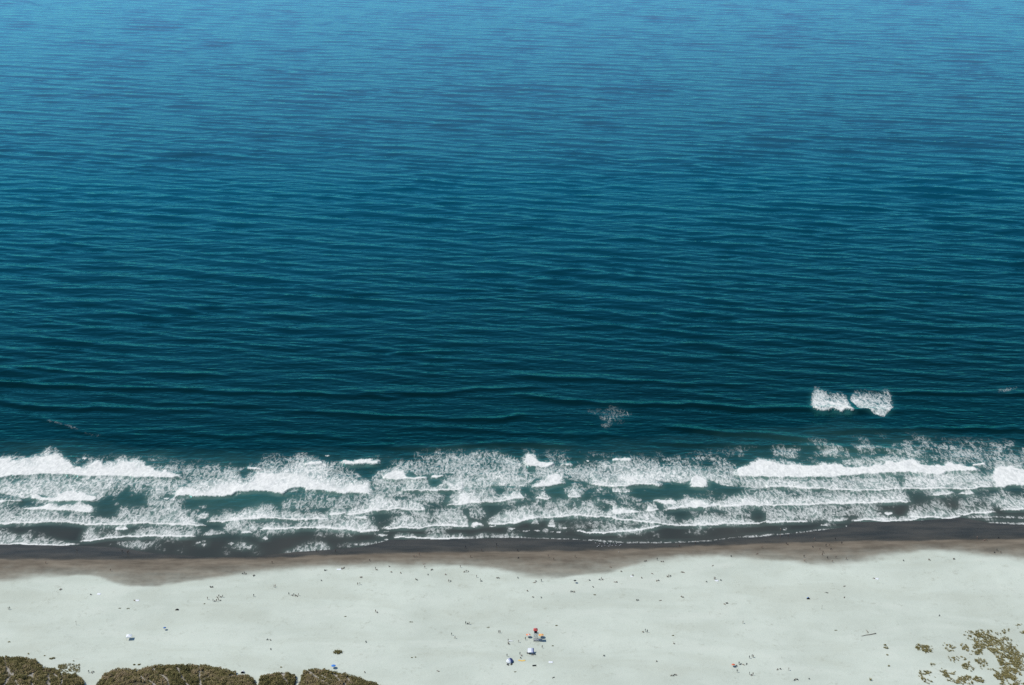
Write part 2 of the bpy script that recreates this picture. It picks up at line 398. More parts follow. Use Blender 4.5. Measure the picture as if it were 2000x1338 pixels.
band(600,[(625,947),(785,966)],[(625,936),(785,925)],.9,.8)
band(600,[(985,1085),(1060,1088),(1300,1078),(1450,1080),(1600,1068),(1800,1055),(2010,1055)],[(985,1060),(1090,1040),(1150,970),(1280,890),(1400,910),(1550,1000),(1750,990),(1900,930),(2010,900)],1,.5)
band(600,[(1300,900),(1550,1000),(1750,990),(2010,940)],[(1300,870),(1550,860),(1800,810),(2010,800)],.40,.32)
band(600,[(1110,1202),(1300,1206),(1500,1211),(1650,1223),(1800,1216),(2010,1206)],[(1110,1165),(1150,1120),(1500,1180),(1700,1160),(1900,1150),(2010,1130)],.92,.22)
band(600,[(515,1318),(640,1306),(760,1302),(1080,1257)],[(515,1302),(620,1260),(760,1260),(1080,1238)],.66,.2)
band(600,[(-20,1380),(150,1395),(330,1395)],[(-20,1250),(150,1260),(330,1330)],.5,.3)
band(600,[(-300,1400),(-150,1410),(60,1410)],[(-300,1380),(-100,1290),(60,1280)],.6,.22)
band(600,[(1805,797),(2010,787)],[(1805,760),(1880,650),(2010,615)],.95,.6)
for a in [(970,1168,90,24),(1030,1130,70,18,.8),(1030,1226,50,22,.8),(1030,1172,40,16,.6),(265,140,70,20,.6)]: speck(600,*a)
# 900
band(900,[(-10,780),(200,760),(400,746),(550,736),(640,712),(855,693)],[(-10,560),(200,540),(400,570),(520,650),(640,625),(700,585),(775,600),(805,680),(855,686)],1,.75)
band(900,[(-10,565),(300,550),(500,520),(900,545)],[(-10,270),(200,235),(600,235),(850,260),(900,350)],.62,.46)
band(900,[(805,215),(870,285),(1000,290),(1100,298),(1180,280),(1225,250)],[(805,205),(870,145),(960,170),(1050,215),(1120,240),(1225,245)],1,.95)
band(900,[(-10,240),(600,240),(850,300)],[(-10,110),(260,108),(600,130),(850,215)],.38,.26)
band(900,[(915,545),(1000,560),(1150,545),(1280,525),(1385,490)],[(915,532),(1050,440),(1150,350),(1250,340),(1330,420),(1385,482)],1,.82)
band(900,[(850,540),(1000,450),(1350,440),(1700,490),(2010,400)],[(850,250),(900,330),(1300,265),(1500,250),(2010,225)],.52,.42)
band(900,[(1685,510),(1850,540),(2010,548)],[(1685,485),(1780,440),(1900,390),(2010,365)],1,.75)
band(900,[(965,697),(1050,712),(1130,705),(1180,680)],[(965,690),(1030,640),(1080,570),(1140,660),(1180,675)],.97,.6)
band(900,[(1375,680),(1500,698),(1580,685)],[(1375,668),(1440,600),(1500,580),(1550,640),(1580,680)],.97,.55)
band(900,[(1330,610),(1500,600)],[(1330,540),(1480,540),(1500,560)],.45,.4)
band(900,[(1050,945),(1200,945),(1400,935),(1520,925),(1700,935),(1850,945),(2010,960)],[(1050,920),(1075,850),(1200,810),(1400,830),(1550,770),(1700,740),(1800,830),(1900,870),(2010,765)],1,.5)
band(900,[(1050,830),(1400,830),(1700,760),(2010,770)],[(1050,720),(1400,700),(2010,705)],.36,.28)
band(900,[(305,1042),(500,1036),(700,1016),(800,992),(950,966),(1055,946)],[(305,1000),(450,930),(600,840),(720,870),(850,830),(950,900),(1055,938)],1,.6)
band(900,[(100,950),(340,960)],[(100,820),(260,810),(340,880)],.40,.36)
band(900,[(740,900),(960,900)],[(740,790),(960,800)],.44,.4)
band(900,[(-10,1056),(115,1056)],[(-10,895),(60,930),(115,1010)],.97,.7)
band(900,[(125,1047),(305,1047)],[(125,1022),(210,985),(305,1032)],.97,.9)
band(900,[(915,1032),(1025,1032)],[(915,1025),(970,970),(1025,1020)],.8,.6)
band(900,[(1125,1050),(1230,1062)],[(1125,1045),(1200,950),(1230,1050)],.82,.5)
band(900,[(-10,1206),(150,1206),(400,1201),(650,1204),(850,1216),(1100,1226),(1300,1229),(1500,1231),(1700,1246),(2010,1261)],[(-10,1180),(150,1180),(300,1140),(650,1170),(850,1190),(1100,1205),(1300,1210),(1500,1210),(1700,1224),(2010,1243)],.74,.2)
band(900,[(1475,1130),(1600,1141),(1690,1150),(1800,1141),(2010,1136)],[(1475,1125),(1560,1090),(1640,1130),(1750,1080),(1850,1070),(2010,1045)],.88,.32)
band(900,[(1400,1110),(2010,1060)],[(1400,990),(2010,970)],.32,.25)
for a in [(175,1060,90,22),(420,1060,100,22),(660,1085,100,24,.8),(850,1120,110,26,.8),(990,1112,100,24,.8),(1100,1110,90,50,.5),(1190,1131,50,14,.7),(1270,1126,70,16,.7),(1350,1080,80,22,.65),(540,500,110,60,.85),(1650,208,60,18,.9),(1800,580,80,40,.6),(1380,262,160,20,.85)]: speck(900,*a)
# 1200
band(1200,[(-10,549),(150,545),(300,535),(480,518),(520,530),(580,548),(645,525)],[(-10,380),(100,310),(300,290),(400,400),(480,450),(560,470),(645,515)],1,.75)
band(1200,[(-10,400),(400,410),(500,460),(700,465),(850,500),(960,470),(1250,450),(1400,520),(1600,550),(1660,500)],[(-10,212),(240,200),(500,198),(600,230),(850,190),(1000,215),(1200,280),(1300,290),(1450,270),(1600,300),(1660,420)],.66,.55)
band(1200,[(1250,300),(1600,300)],[(1250,200),(1420,190),(1600,260)],.36,.28)
band(1200,[(-10,218),(235,206)],[(-10,184),(235,184)],1,.95)
band(1200,[(970,535),(1050,555),(1150,560),(1225,535)],[(970,455),(1050,410),(1100,402),(1225,442)],1,.97)
band(1200,[(-10,612),(120,619),(245,600)],[(-10,555),(245,560)],.75,.6)
band(1200,[(-10,896),(100,890),(200,890),(330,875)],[(-10,765),(100,810),(200,850),(330,868)],.97,.8)
band(1200,[(415,850),(480,862),(585,848)],[(415,820),(470,765),(520,765),(585,838)],.92,.75)
band(1200,[(615,850),(680,856),(860,826),(1000,822),(1200,828),(1275,810)],[(615,800),(700,735),(940,685),(1000,720),(1100,670),(1200,740),(1275,800)],1,.62)
band(1200,[(505,724),(620,760),(840,775)],[(505,714),(650,710),(840,714)],.95,.85)
band(1200,[(1245,792),(1380,785)],[(1245,780),(1300,730),(1380,768)],.8,.6)
band(1200,[(1370,806),(1550,810),(1650,800),(1710,790),(1780,800),(1900,805),(2010,800)],[(1370,795),(1420,730),(1500,670),(1600,640),(1700,570),(1800,550),(2010,585)],1,.55)
band(1200,[(1565,400),(1640,415),(1800,420),(2010,426)],[(1565,365),(1650,290),(1800,240),(1880,180),(2010,180)],1,.97)
band(1200,[(1600,545),(1800,560),(2010,562)],[(1600,420),(2010,427)],.6,.62)
band(1200,[(-10,965),(200,985),(400,1010),(600,1029),(700,1049),(850,1051),(1000,1049),(1300,1041),(1600,1031),(1900,1019),(2010,1001)],[(-10,925),(200,968),(400,960),(600,950),(700,960),(800,970),(960,960),(1100,890),(1300,880),(1450,920),(1600,920),(1750,960),(1900,1008),(2010,985)],.96,.36)
band(1200,[(200,960),(500,1000),(900,1010)],[(200,900),(400,880),(600,860),(900,930)],.38,.34)
band(1200,[(-10,1146),(150,1131),(300,1109),(450,1081),(645,1056)],[(-10,1100),(150,1070),(240,1090),(400,1035),(645,1044)],.9,.35)
band(1200,[(-10,1266),(300,1269),(600,1273),(900,1271),(1100,1256),(1300,1246),(1500,1216),(1700,1196),(2010,1179)],[(-10,1246),(300,1250),(600,1253),(900,1252),(1100,1236),(1300,1226),(1500,1198),(1700,1178),(2010,1158)],.6,.15)
for a in [(930,655,70,14,.8),(300,700,150,60,.35),(330,770,100,60,.35)]: speck(1200,*a)
# 1500
band(1500,[(-10,425),(300,428),(600,425),(900,412),(1150,400),(1450,378),(1700,368),(1850,363),(2080,372),(2230,382),(2330,355),(2600,347),(2785,343)],[(-10,180),(200,210),(350,230),(500,260),(650,270),(750,240),(900,260),(1100,280),(1300,290),(1400,260),(1600,225),(1850,205),(2030,240),(2180,255),(2370,210),(2480,250),(2640,270),(2785,328)],1,.98)
band(1500,[(930,220),(1300,290),(1400,265),(1600,225),(1900,205),(2030,240)],[(930,192),(1050,182),(1250,178),(1450,148),(1600,138),(1800,165),(2030,220)],.6,.5)
band(1500,[(-10,560),(150,550),(320,556),(420,571),(580,576),(700,576),(850,593),(950,592),(1100,602),(1450,602),(1550,592),(1700,577),(1740,572)],[(-10,427),(300,430),(600,427),(900,414),(1150,402),(1450,380),(1740,368)],.82,.6)
band(1500,[(-10,797),(300,791),(600,786),(800,773),(1050,769),(1350,761),(1500,756),(1700,751),(1870,746)],[(-10,575),(300,630),(450,660),(520,635),(640,640),(750,605),(1000,605),(1500,605),(1750,592),(1830,640),(1870,738)],1,.52)
band(1500,[(-10,1017),(150,1016),(300,1009),(480,999),(555,986)],[(-10,900),(200,870),(350,960),(555,975)],.92,.3)
band(1500,[(-10,980),(700,960),(1500,930)],[(-10,810),(700,800),(1500,770)],.33,.28)
band(1500,[(690,987),(850,986),(1085,971)],[(690,965),(850,900),(1085,950)],.75,.3)
band(1500,[(1065,981),(1250,976),(1450,981),(1550,986),(1700,986),(1850,976),(2010,951)],[(1065,970),(1250,920),(1350,940),(1500,940),(1700,930),(2010,908)],.97,.55)
band(1500,[(-10,1176),(200,1166),(400,1146),(600,1116),(920,1096)],[(-10,1155),(200,1140),(400,1120),(600,1096),(920,1076)],.62,.2)
for a in [(1570,885,110,38),(1450,885,60,20,.7),(725,1045,80,22),(1045,1060,70,22,.8),(900,1090,70,20,.8),(980,1080,60,16,.7),(220,1085,60,14,.6),(1240,1015,60,16,.6)]: speck(1500,*a)
# 1700
band(1700,[(1575,440),(1620,545),(1720,556),(1800,531),(1880,531),(2300,545)],[(1575,400),(1610,320),(1700,262),(1850,280),(2300,300)],1,.85)
band(1700,[(850,220),(1300,250),(1600,310),(2300,350)],[(850,110),(1050,20),(1400,5),(1600,60),(2300,100)],.33,.2)
band(1700,[(1310,272),(1510,264)],[(1310,240),(1510,230)],1,.95)
band(1700,[(400,571),(600,586),(680,590),(780,572),(1000,571),(1100,581),(1300,576),(1470,556),(1620,550)],[(400,382),(800,378),(1000,362),(1450,352),(1620,400)],.84,.58)
band(1700,[(790,666),(950,650),(1105,630)],[(790,650),(880,590),(1000,580),(1105,622)],.97,.75)
band(1700,[(1145,640),(1250,643),(1365,635)],[(1145,625),(1220,585),(1300,590),(1365,628)],.95,.8)
band(1700,[(470,941),(800,946),(1050,946),(1210,916)],[(470,915),(500,770),(700,740),(900,700),(1000,800),(1210,905)],.92,.28)
band(1700,[(1090,870),(1220,906),(1400,881),(1645,871)],[(1090,800),(1300,800),(1500,790),(1645,862)],.82,.42)
band(1700,[(1680,862),(1800,846),(2300,840)],[(1680,810),(1850,740),(1950,650),(2300,640)],.97,.38)
band(1700,[(1100,820),(2300,800)],[(1100,670),(2300,640)],.36,.3)
band(1700,[(1235,936),(1500,946),(1650,946),(1800,951),(2300,940)],[(1235,905),(1650,920),(2300,912)],.7,.35)
band(1700,[(1205,977),(1365,991)],[(1205,966),(1365,974)],.85,.7)
band(1700,[(1480,1017),(1700,1027),(2300,1032)],[(1480,1003),(1700,1003),(2300,1005)],.72,.4)
for a in [(670,986,90,16,.8),(235,885,110,38,.95)]: speck(1700,*a)
# breakers further out
band(1540,[(345,485),(400,512),(520,546),(620,546),(720,518),(860,549),(960,532),(1050,541),(1080,520)],[(345,440),(380,320),(420,220),(490,205),(560,250),(620,290),(750,270),(850,290),(930,350),(980,430),(1080,514)],1,.74,740,8.333)
band(1540,[(1005,345),(1100,430),(1150,490),(1300,500),(1400,560),(1550,605),(1640,540),(1730,450)],[(1005,325),(1080,250),(1300,250),(1500,270),(1620,280),(1730,370)],.60,.54,740,8.333)
for a in [(1162,800,40,14,.11),(1188,812,46,26,.17),(1198,800,40,16,.17),(1216,808,40,14,.12),(1186,828,30,14,.12),(1207,822,34,14,.11)]: speck(1100,(a[0]-1100)*6.667,(a[1]-870)*6.667,a[2]*6.667,a[3]*6.667,a[4])
band(0,[(240,1112),(370,1150),(520,1205),(600,1202)],[(240,1108),(370,1138),(520,1194),(600,1194)],.10,.07,430,2.847)
band(1300,[(1840,958),(1900,948),(1975,928)],[(1840,946),(1900,936),(1975,915)],.12,.08,430,2.847)

def foam_fields(xs, Y):
    """density of foam, bore height on a regular grid (columns xs, rows Y[:,0])"""
    ys = Y
    X2 = np.broadcast_to(xs[None, :], (len(ys), len(xs))); Y2 = np.broadcast_to(ys[:, None], X2.shape)
    D = np.zeros(X2.shape); Z = np.zeros(X2.shape); M = np.zeros(X2.shape)
    warp = (fbm(X2 / 5.0 + 31, Y2 / 7.0 + 31, 61, 4, 0.6) - 0.5)
    warp2 = (fbm(X2 / 14.0 + 3, Y2 / 18.0 + 3, 71, 4, 0.6) - 0.5)
    AL = Y2 * math.cos(R(PITCH)) + CAM_H * math.sin(R(PITCH))      # sight column of every grid point, as the lines were read
    PX = 1000 + FPX * X2 / AL
    for q, ((bx, by), (tx, ty), db, dt, lo, lr) in enumerate(BAND):
        pa, pb = max(bx[0], tx[0]), min(bx[-1], tx[-1])
        ya, yz = min(by.min(), ty.min()) - 8, max(by.max(), ty.max()) + 14
        r0, r1 = np.searchsorted(ys, [ya, yz])
        al = [ys[max(r0, 0)] * math.cos(R(PITCH)) + CAM_H * math.sin(R(PITCH)), ys[min(r1, len(ys) - 1)] * math.cos(R(PITCH)) + CAM_H * math.sin(R(PITCH))]
        xc = [(p - 1000) / FPX * k for p in (pa, pb) for k in al]
        i0, i1 = np.searchsorted(xs, [min(xc), max(xc)])
        if i1 - i0 < 2 or r1 - r0 < 2: continue
        sl = slice(i0, i1); rs = slice(r0, r1)
        P = PX[rs, sl]; YY = Y2[rs, sl]; XX = X2[rs, sl]; ok = (P >= pa) & (P <= pb)
        yb = np.interp(P, bx, by); yt = np.maximum(np.interp(P, tx, ty), yb + 0.9)
        sharp = db > 0.56
        wob = (vnoise(XX / 3.1 + q * 7.7, XX * 0 + q, 81) - 0.5) * 1.3 + (vnoise(XX / 9.0 + q * 3.1, XX * 0 + q, 82) - 0.5) * 1.6
        yb = yb + (wob if sharp else wob * 3)
        H = yt - yb
        tw = np.clip(H * 0.9, 1.0, 9)
        yt2 = yt + warp[rs, sl] * tw * 1.2 + warp2[rs, sl] * tw
        soft = 0.35 if sharp else 3.0
        s = (YY - yb) / np.maximum(yt2 - yb, 0.8)
        d = db + (dt - db) * np.clip(s, 0, 1) ** (0.5 if dt < .8 else 0.8)
        if sharp and db > .8: d = np.maximum(d * (0.88 if dt < .8 else 1.0), 1.05 * (1 - sstep(1.0, 2.6, YY - yb)))      # bright lip along the front
        if not sharp: d = d * (1.15 + 1.2 * warp2[rs, sl])
        d = d * sstep(-soft, soft, YY - yb) * (1 - sstep(*((0.85, 1.25) if dt > .84 else (0.5, 1.5)), s))
        m_px = AL[rs, sl] / FPX
        wd = (pb - pa) * float(m_px.mean()); ed = min(3.5 if sharp else 9.0, wd * 0.16)
        ew = (warp[rs, sl] + warp2[rs, sl]) * ed * 1.1
        eg = 1.0
        if not lo: eg = eg * sstep(-ed * .3, ed, (P - pa) * m_px + ew)
        if not lr: eg = eg * sstep(-ed * .3, ed, (pb - P) * m_px + ew)
        d = d * eg * ok
        D[rs, sl] = np.maximum(D[rs, sl], d)
        if db > 0.8 and wd > 6:
            dd = YY - yb
            hb = np.clip((yb - WATER(XX)) / 75.0, 0.14, 1.7) * (1.0 if wd > 18 else 0.55)
            prof = np.where(dd < 0.4, sstep(-1.7, 0.4, dd), np.exp(-np.maximum(dd - 0.4, 0) / 8.0))
            Z[rs, sl] = np.maximum(Z[rs, sl], hb * prof * eg * ok)
    # thin scattered foam everywhere between the outer break and the beach
    off = Y2 - WATER(X2)
    zone = sstep(14, 34, off) * (1 - sstep(108, 135, off + 40 * warp2))
    D = np.maximum(D, zone * np.clip(0.07 + 1.3 * warp2 + 0.4 * warp, 0, 0.34))
    wash = sstep(0, 4, off) * (1 - sstep(14, 30, off))
    D = np.maximum(D, wash * np.clip(-0.06 + 1.1 * warp2 + 0.5 * warp, 0, 0.30))
    D = np.clip(D * (1 + 1.1 * warp2 * (1 - sstep(0.82, 1.0, D))), 0, 1)
    return D, Z

def box_blur(A, ry, rx):
    for ax, r in ((0, ry), (1, rx)):
        k = 2 * r + 1
        P = np.concatenate([np.repeat(A.take([0], ax), r + 1, ax), A, np.repeat(A.take([-1], ax), r, ax)], ax)
        Cs = np.cumsum(P, ax)
        n = A.shape[ax]
        A = (Cs.take(np.arange(k, k + n), ax) - Cs.take(np.arange(0, n), ax)) / k
    return A

def crest_z(X2, Y2):
    Z = np.zeros(X2.shape)
    for i, (x, y, h, wd) in enumerate(CREST):
        m = (X2 > x[0] - 15) & (X2 < x[-1] + 15) & (Y2 > y.min() - 30) & (Y2 < y.max() + 35)
        if not m.any(): continue
        X, Y = X2[m], Y2[m]
        yc = np.interp(X, x, y) + (vnoise(X / 13 + i * 5, X * 0 + i, 91) - 0.5) * 3
        e = sstep(-15, 15, X - x[0]) * sstep(-15, 15, x[-1] - X)
        Z[m] += h * 1.6 * bumpwave(Y - yc) * e * (0.7 + 0.6 * vnoise(X / 25 + i, X * 0, 92))
    return Z

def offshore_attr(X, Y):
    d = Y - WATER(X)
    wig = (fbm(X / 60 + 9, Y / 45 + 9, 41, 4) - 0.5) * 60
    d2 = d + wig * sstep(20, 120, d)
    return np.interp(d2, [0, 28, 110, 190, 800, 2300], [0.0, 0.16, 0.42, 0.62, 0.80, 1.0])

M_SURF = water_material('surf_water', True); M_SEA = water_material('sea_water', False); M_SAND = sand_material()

# beach: one sheet from far behind the camera into the water
bxs = np.concatenate([[-9000, -4000, -1800, -900, -600, -480], np.arange(-400, 400.1, 1.25), [480, 600, 900, 1800, 4000, 9000]])
bys = np.concatenate([[-9000, -4000, -1500, -400, 0, 250, 400, 480, 520], np.arange(545, 655, 1.6), np.arange(655, 775, 0.6), [780, 800, 850]])
X2, Y2 = np.meshgrid(bxs, bys)
Zb = beach_z(X2, Y2)
me = fast_mesh('beach', np.stack([X2, Y2, Zb], -1).reshape(-1, 3), grid_faces(*X2.shape))
jit = (fbm(X2 / 9 + 20, Y2 / 6 + 20, 13, 4) - 0.5) * 4.0 + (fbm(X2 / 40 + 20, Y2 / 5 + 20, 15, 3) - 0.5) * 3
yd, yk = DRY(X2), DARK(X2)
t1 = (Y2 - yd + jit) / (3.4 + 15 * np.clip(fbm(X2 / 48 + 7, Y2 / 60 + 7, 17, 2) - 0.42, 0, 1)); t2 = (Y2 - yk + jit * 0.8)
span = np.maximum(yk - yd, 2.0)
wet = sstep(-1.0, 1.2, t1) * (0.66 + 0.40 * np.clip((Y2 - yd) / span, 0, 1)) + sstep(-1.6, 2.6, t2) * 0.75 + sstep(1, 14, t2) * 0.35
set_attr(me, 'wet', wet)
o = link('beach', me, M_SAND); tag(o, 'pale dry sand with a scalloped brown damp band at the sea', None, None, 'structure')

# surf water
sxs = np.arange(-440, 440.1, 0.55); sxs = np.concatenate([[-1500, -800, -600, -500], sxs, [500, 600, 800, 1500]])
sys_ = np.concatenate([np.arange(668, 925, 0.8), np.arange(925, 1040.5, 1.1)])
D, Zbore = foam_fields(sxs, sys_)
X2, Y2 = np.meshgrid(sxs, sys_)
off = Y2 - WATER(X2)
milk = box_blur(D, 5, 6); milk = np.clip(milk * 1.1, 0, 1) * (0.4 + 1.2 * fbm(X2 / 6, Y2 / 9, 33, 4))
Zs = wave_z(X2, Y2) + crest_z(X2, Y2) + Zbore + D * 0.55 * (fbm(X2 / 2.6, Y2 / 3.4, 51, 3))
chop = (fbm(X2 / 7.0, Y2 / 4.0, 55, 4) - 0.5) * 0.7 * sstep(8, 60, off) * (1 - sstep(110, 200, off))
shal = sstep(-3, 26, off)
Zs = (Zs + chop) * (0.02 + 0.98 * shal) + np.where(off < 0, off * 0.06, 0.02)
me = fast_mesh('surf', np.stack([X2, Y2, Zs], -1).reshape(-1, 3), grid_faces(*X2.shape))
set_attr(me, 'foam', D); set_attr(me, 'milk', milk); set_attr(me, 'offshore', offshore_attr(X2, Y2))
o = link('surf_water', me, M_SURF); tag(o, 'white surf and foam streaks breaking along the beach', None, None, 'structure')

# open sea to the horizon
rows = [1039.5]
while rows[-1] < 3900: rows.append(rows[-1] + 1.15 * (rows[-1] / 1040) ** 1.3)
rows = np.array(rows); cols = np.linspace(-0.46, 0.46, 560)
X2 = rows[:, None] * cols[None, :]; Y2 = np.repeat(rows[:, None], len(cols), 1)
Zo = (wave_z(X2, Y2) + crest_z(X2, Y2)) * (1 - sstep(3500, 3900, Y2))
far = []
fr = np.array([4600, 6500, 12000, 30000, 70000])
Xf = fr[:, None] * cols[None, :]; Yf = np.repeat(fr[:, None], len(cols), 1)
Xo = np.concatenate([X2, Xf]); Yo = np.concatenate([Y2, Yf]); Zo = np.concatenate([Zo, 0 * Xf])
# wide wings so that the sheet has no edge near the picture
wl_ = np.stack([Yo[:, 0] * -3.0, Yo[:, 0] * -0.9], 1); wr_ = np.stack([Yo[:, 0] * 0.9, Yo[:, 0] * 3.0], 1)
Xo = np.concatenate([wl_, Xo, wr_], 1); Yo = np.concatenate([Yo[:, :1], Yo[:, :1], Yo, Yo[:, :1], Yo[:, :1]], 1)
zz = np.zeros((len(Zo), 1)); Zo = np.concatenate([zz, zz, Zo, zz, zz], 1)
me = fast_mesh('sea', np.stack([Xo, Yo, Zo], -1).reshape(-1, 3), grid_faces(*Xo.shape))
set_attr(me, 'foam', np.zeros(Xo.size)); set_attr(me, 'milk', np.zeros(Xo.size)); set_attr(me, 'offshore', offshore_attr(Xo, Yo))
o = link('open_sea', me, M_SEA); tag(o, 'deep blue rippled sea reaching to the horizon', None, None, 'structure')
# ------------------------------------------------------------------ dunes with scrub and trodden paths
def tl(x0, pts): return [(x0 + u / 5.263, 1260 + v / 5.263) for u, v in pts]
TRAILS_PX = [tl(0,[(45,100),(50,200),(75,260),(130,320),(165,400),(200,480)]), tl(0,[(130,320),(75,384),(20,450)]), tl(0,[(20,325),(130,322),(350,330)]), tl(0,[(185,275),(130,320)]),
 tl(0,[(440,212),(380,280),(330,310),(350,350),(340,384),(330,470)]), tl(0,[(350,350),(410,390)]), tl(0,[(450,255),(500,300),(500,384),(510,450)]), tl(0,[(540,290),(600,335)]), tl(0,[(645,278),(630,384),(640,450)]),
 tl(0,[(1820,215),(1840,290),(1905,384),(1960,450)]), tl(0,[(1575,235),(1620,275)]), tl(0,[(1640,310),(1700,350),(1715,384),(1740,450)]), tl(0,[(1400,320),(1530,384),(1600,430)]),
 tl(380,[(60,205),(45,260),(50,384),(60,450)]), tl(380,[(440,325),(390,300),(340,345)]), tl(380,[(895,280),(950,384),(980,450)]), tl(380,[(1050,280),(1065,384),(1080,450)]),
 tl(380,[(1140,245),(1230,305),(1320,384),(1380,440)]), tl(380,[(1300,310),(1400,384)]), tl(380,[(1425,285),(1510,384),(1560,440)]), tl(380,[(1560,320),(1600,384)]), tl(380,[(160,320),(90,370)])]
TRAILS = []
for t in TRAILS_PX:
    p = np.array(t); x, y = ray_ground(p[:, 0], p[:, 1], 3.6); TRAILS.append(np.stack([x, y], 1))
def trail_dist(X, Y):
    best = np.full(X.shape, 99.0)
    Xw = X + (vnoise(X / 3, Y / 3, 201) - .5) * 1.6; Yw_ = Y + (vnoise(X / 3, Y / 3, 203) - .5) * 1.6
    for t in TRAILS:
        for a, b in zip(t[:-1], t[1:]):
            d = b - a; L = max((d ** 2).sum(), 1e-6)
            k = np.clip(((Xw - a[0]) * d[0] + (Yw_ - a[1]) * d[1]) / L, 0, 1)
            best = np.minimum(best, np.hypot(Xw - a[0] - k * d[0], Yw_ - a[1] - k * d[1]))
    return best

M_SCRUB = leaf_material('dune_scrub', [(0.07, 0.066, 0.026), (0.13, 0.118, 0.042), (0.185, 0.158, 0.060), (0.23, 0.185, 0.085), (0.30, 0.225, 0.125)])
M_GRASS = leaf_material('marram_grass', [(0.15, 0.135, 0.045), (0.28, 0.24, 0.09), (0.42, 0.355, 0.155), (0.55, 0.47, 0.26)])
M_DUNE = dune_material()

def leaf_cloud(cx, cy, cz, rad, hgt, tint, k, seed, flatz=1.1):
    """k small leaf triangles spread over each low bush dome"""
    r = np.random.default_rng(seed); n = len(cx)
    az = r.uniform(0, 6.283, (n, k)); rr = np.sqrt(r.random((n, k)))
    px = cx[:, None] + np.cos(az) * rr * rad[:, None]; py = cy[:, None] + np.sin(az) * rr * rad[:, None]
    pz = cz[:, None] + hgt[:, None] * np.sqrt(np.clip(1 - rr ** 2, 0.03, 1)) * r.uniform(0.65, 1.05, (n, k))
    c = np.stack([px, py, pz], -1)
    nrm = np.stack([np.cos(az) * rr, np.sin(az) * rr, np.full_like(rr, flatz)], -1) + r.normal(0, 0.45, (n, k, 3))
    nrm /= np.linalg.norm(nrm, axis=-1, keepdims=True)
    t = np.cross(nrm, r.normal(0, 1, (n, k, 3))); t /= np.linalg.norm(t, axis=-1, keepdims=True); b = np.cross(nrm, t)
    s = (rad[:, None] * r.uniform(0.35, 0.75, (n, k)))[..., None]
    q = np.stack([c + t * s, c - t * s * 0.6 + b * s * 0.8, c - t * s * 0.6 - b * s * 0.8], 2)
    V = q.reshape(-1, 3); F = np.arange(len(V)).reshape(-1, 3)
    tv = np.repeat((tint[:, None] + r.normal(0, 0.10, (n, k))).reshape(-1), 3)
    return V, F, np.clip(tv, 0, 1)

mound_lab = ['olive brown scrub dune in the bottom left corner, crossed by a star of paths', 'long olive brown scrub dune, second from the left edge', 'small olive scrub dune between two sandy gaps', 'low olive scrub dune tapering off to the right']
for i, (mx, my) in enumerate(MOUNDS):
    gx = np.arange(mx[0] - 1, mx[-1] + 1, 0.8); gy = np.arange(575, my.max() + 1.5, 0.8)
    X2, Y2 = np.meshgrid(gx, gy)
    x, y = MOUNDS[i]
    ins = np.minimum(np.interp(X2, x, y, left=-1e3, right=-1e3) - Y2, np.minimum(X2 - x[0], x[-1] - X2))
    Z2 = beach_z(X2, Y2) + np.where(ins > 0.2, 0.10 + 0.25 * fbm(X2 / 3, Y2 / 3, 211, 3), -0.5)
    me = fast_mesh('dune', np.stack([X2, Y2, Z2], -1).reshape(-1, 3), grid_faces(*X2.shape))
    set_attr(me, 'trail', np.maximum(sstep(1.3, .5, trail_dist(X2, Y2)), sstep(.9, .3, ins)))
    tag(link('dune', me, M_DUNE), ['bare sandy paths of the corner dune', 'bare sandy paths of the long dune', 'bare sand of the small dune', 'bare sandy paths of the tapering dune'][i], None, None, 'structure')
    gx = np.arange(mx[0], mx[-1], 0.58); gy = np.arange(582, my.max(), 0.58)
    X2, Y2 = np.meshgrid(gx, gy); X = X2.ravel() + rng.uniform(-.3, .3, X2.size); Y = Y2.ravel() + rng.uniform(-.3, .3, X2.size)
    ins = np.minimum(np.interp(X, x, y, left=-1e3, right=-1e3) - Y, np.minimum(X - x[0], x[-1] - X))
    td = trail_dist(X, Y); lump = fbm(X / 2.6 + 5, Y / 2.6 + 5, 221, 3); area = fbm(X / 11 + 5, Y / 9 + 5, 231, 3)
    keep = (ins > 0.3 + 1.5 * vnoise(X / 2, Y / 2, 241)) & (td > 0.35 + 0.5 * vnoise(X / 2, Y / 3, 243)) & (area < 0.8)
    X, Y, lump, area = X[keep], Y[keep], lump[keep], area[keep]
    nc = int((mx[-1] - mx[0]) * (my.max() - 582) / 2.6); bc = np.stack([rng.uniform(mx[0], mx[-1], nc), rng.uniform(582, my.max(), nc)], 1)
    br = rng.uniform(0.9, 2.1, nc); bt = rng.normal(0, .16, nc)
    dome = np.zeros(len(X)); who = np.zeros(len(X), int)
    for q in range(0, len(X), 4000):
        dd = np.hypot(X[q:q + 4000, None] - bc[None, :, 0], Y[q:q + 4000, None] - bc[None, :, 1]) / br[None, :]
        v_ = np.sqrt(np.clip(1 - dd ** 2, 0, 1)) * br[None, :]; who[q:q + 4000] = v_.argmax(1); dome[q:q + 4000] = v_.max(1)
    hgt = 0.12 + 0.75 * dome + 0.8 * np.clip(lump - 0.3, 0, 0.6); rad = rng.uniform(0.35, 0.62, len(X))
    tint = np.clip(0.40 + (area - 0.5) * 1.2 + bt[who] + 0.16 * (dome - .9) + rng.normal(0, 0.10, len(X)), 0.03, 0.97)
    V, F, T = leaf_cloud(X, Y, beach_z(X, Y) + 0.1, rad, hgt, tint, 14, 300 + i)
    me = fast_mesh('dune_scrub', V, F, False); set_attr(me, 'tint', T)
    tag(link('dune_scrub', me, M_SCRUB), mound_lab[i], None, None, 'stuff')

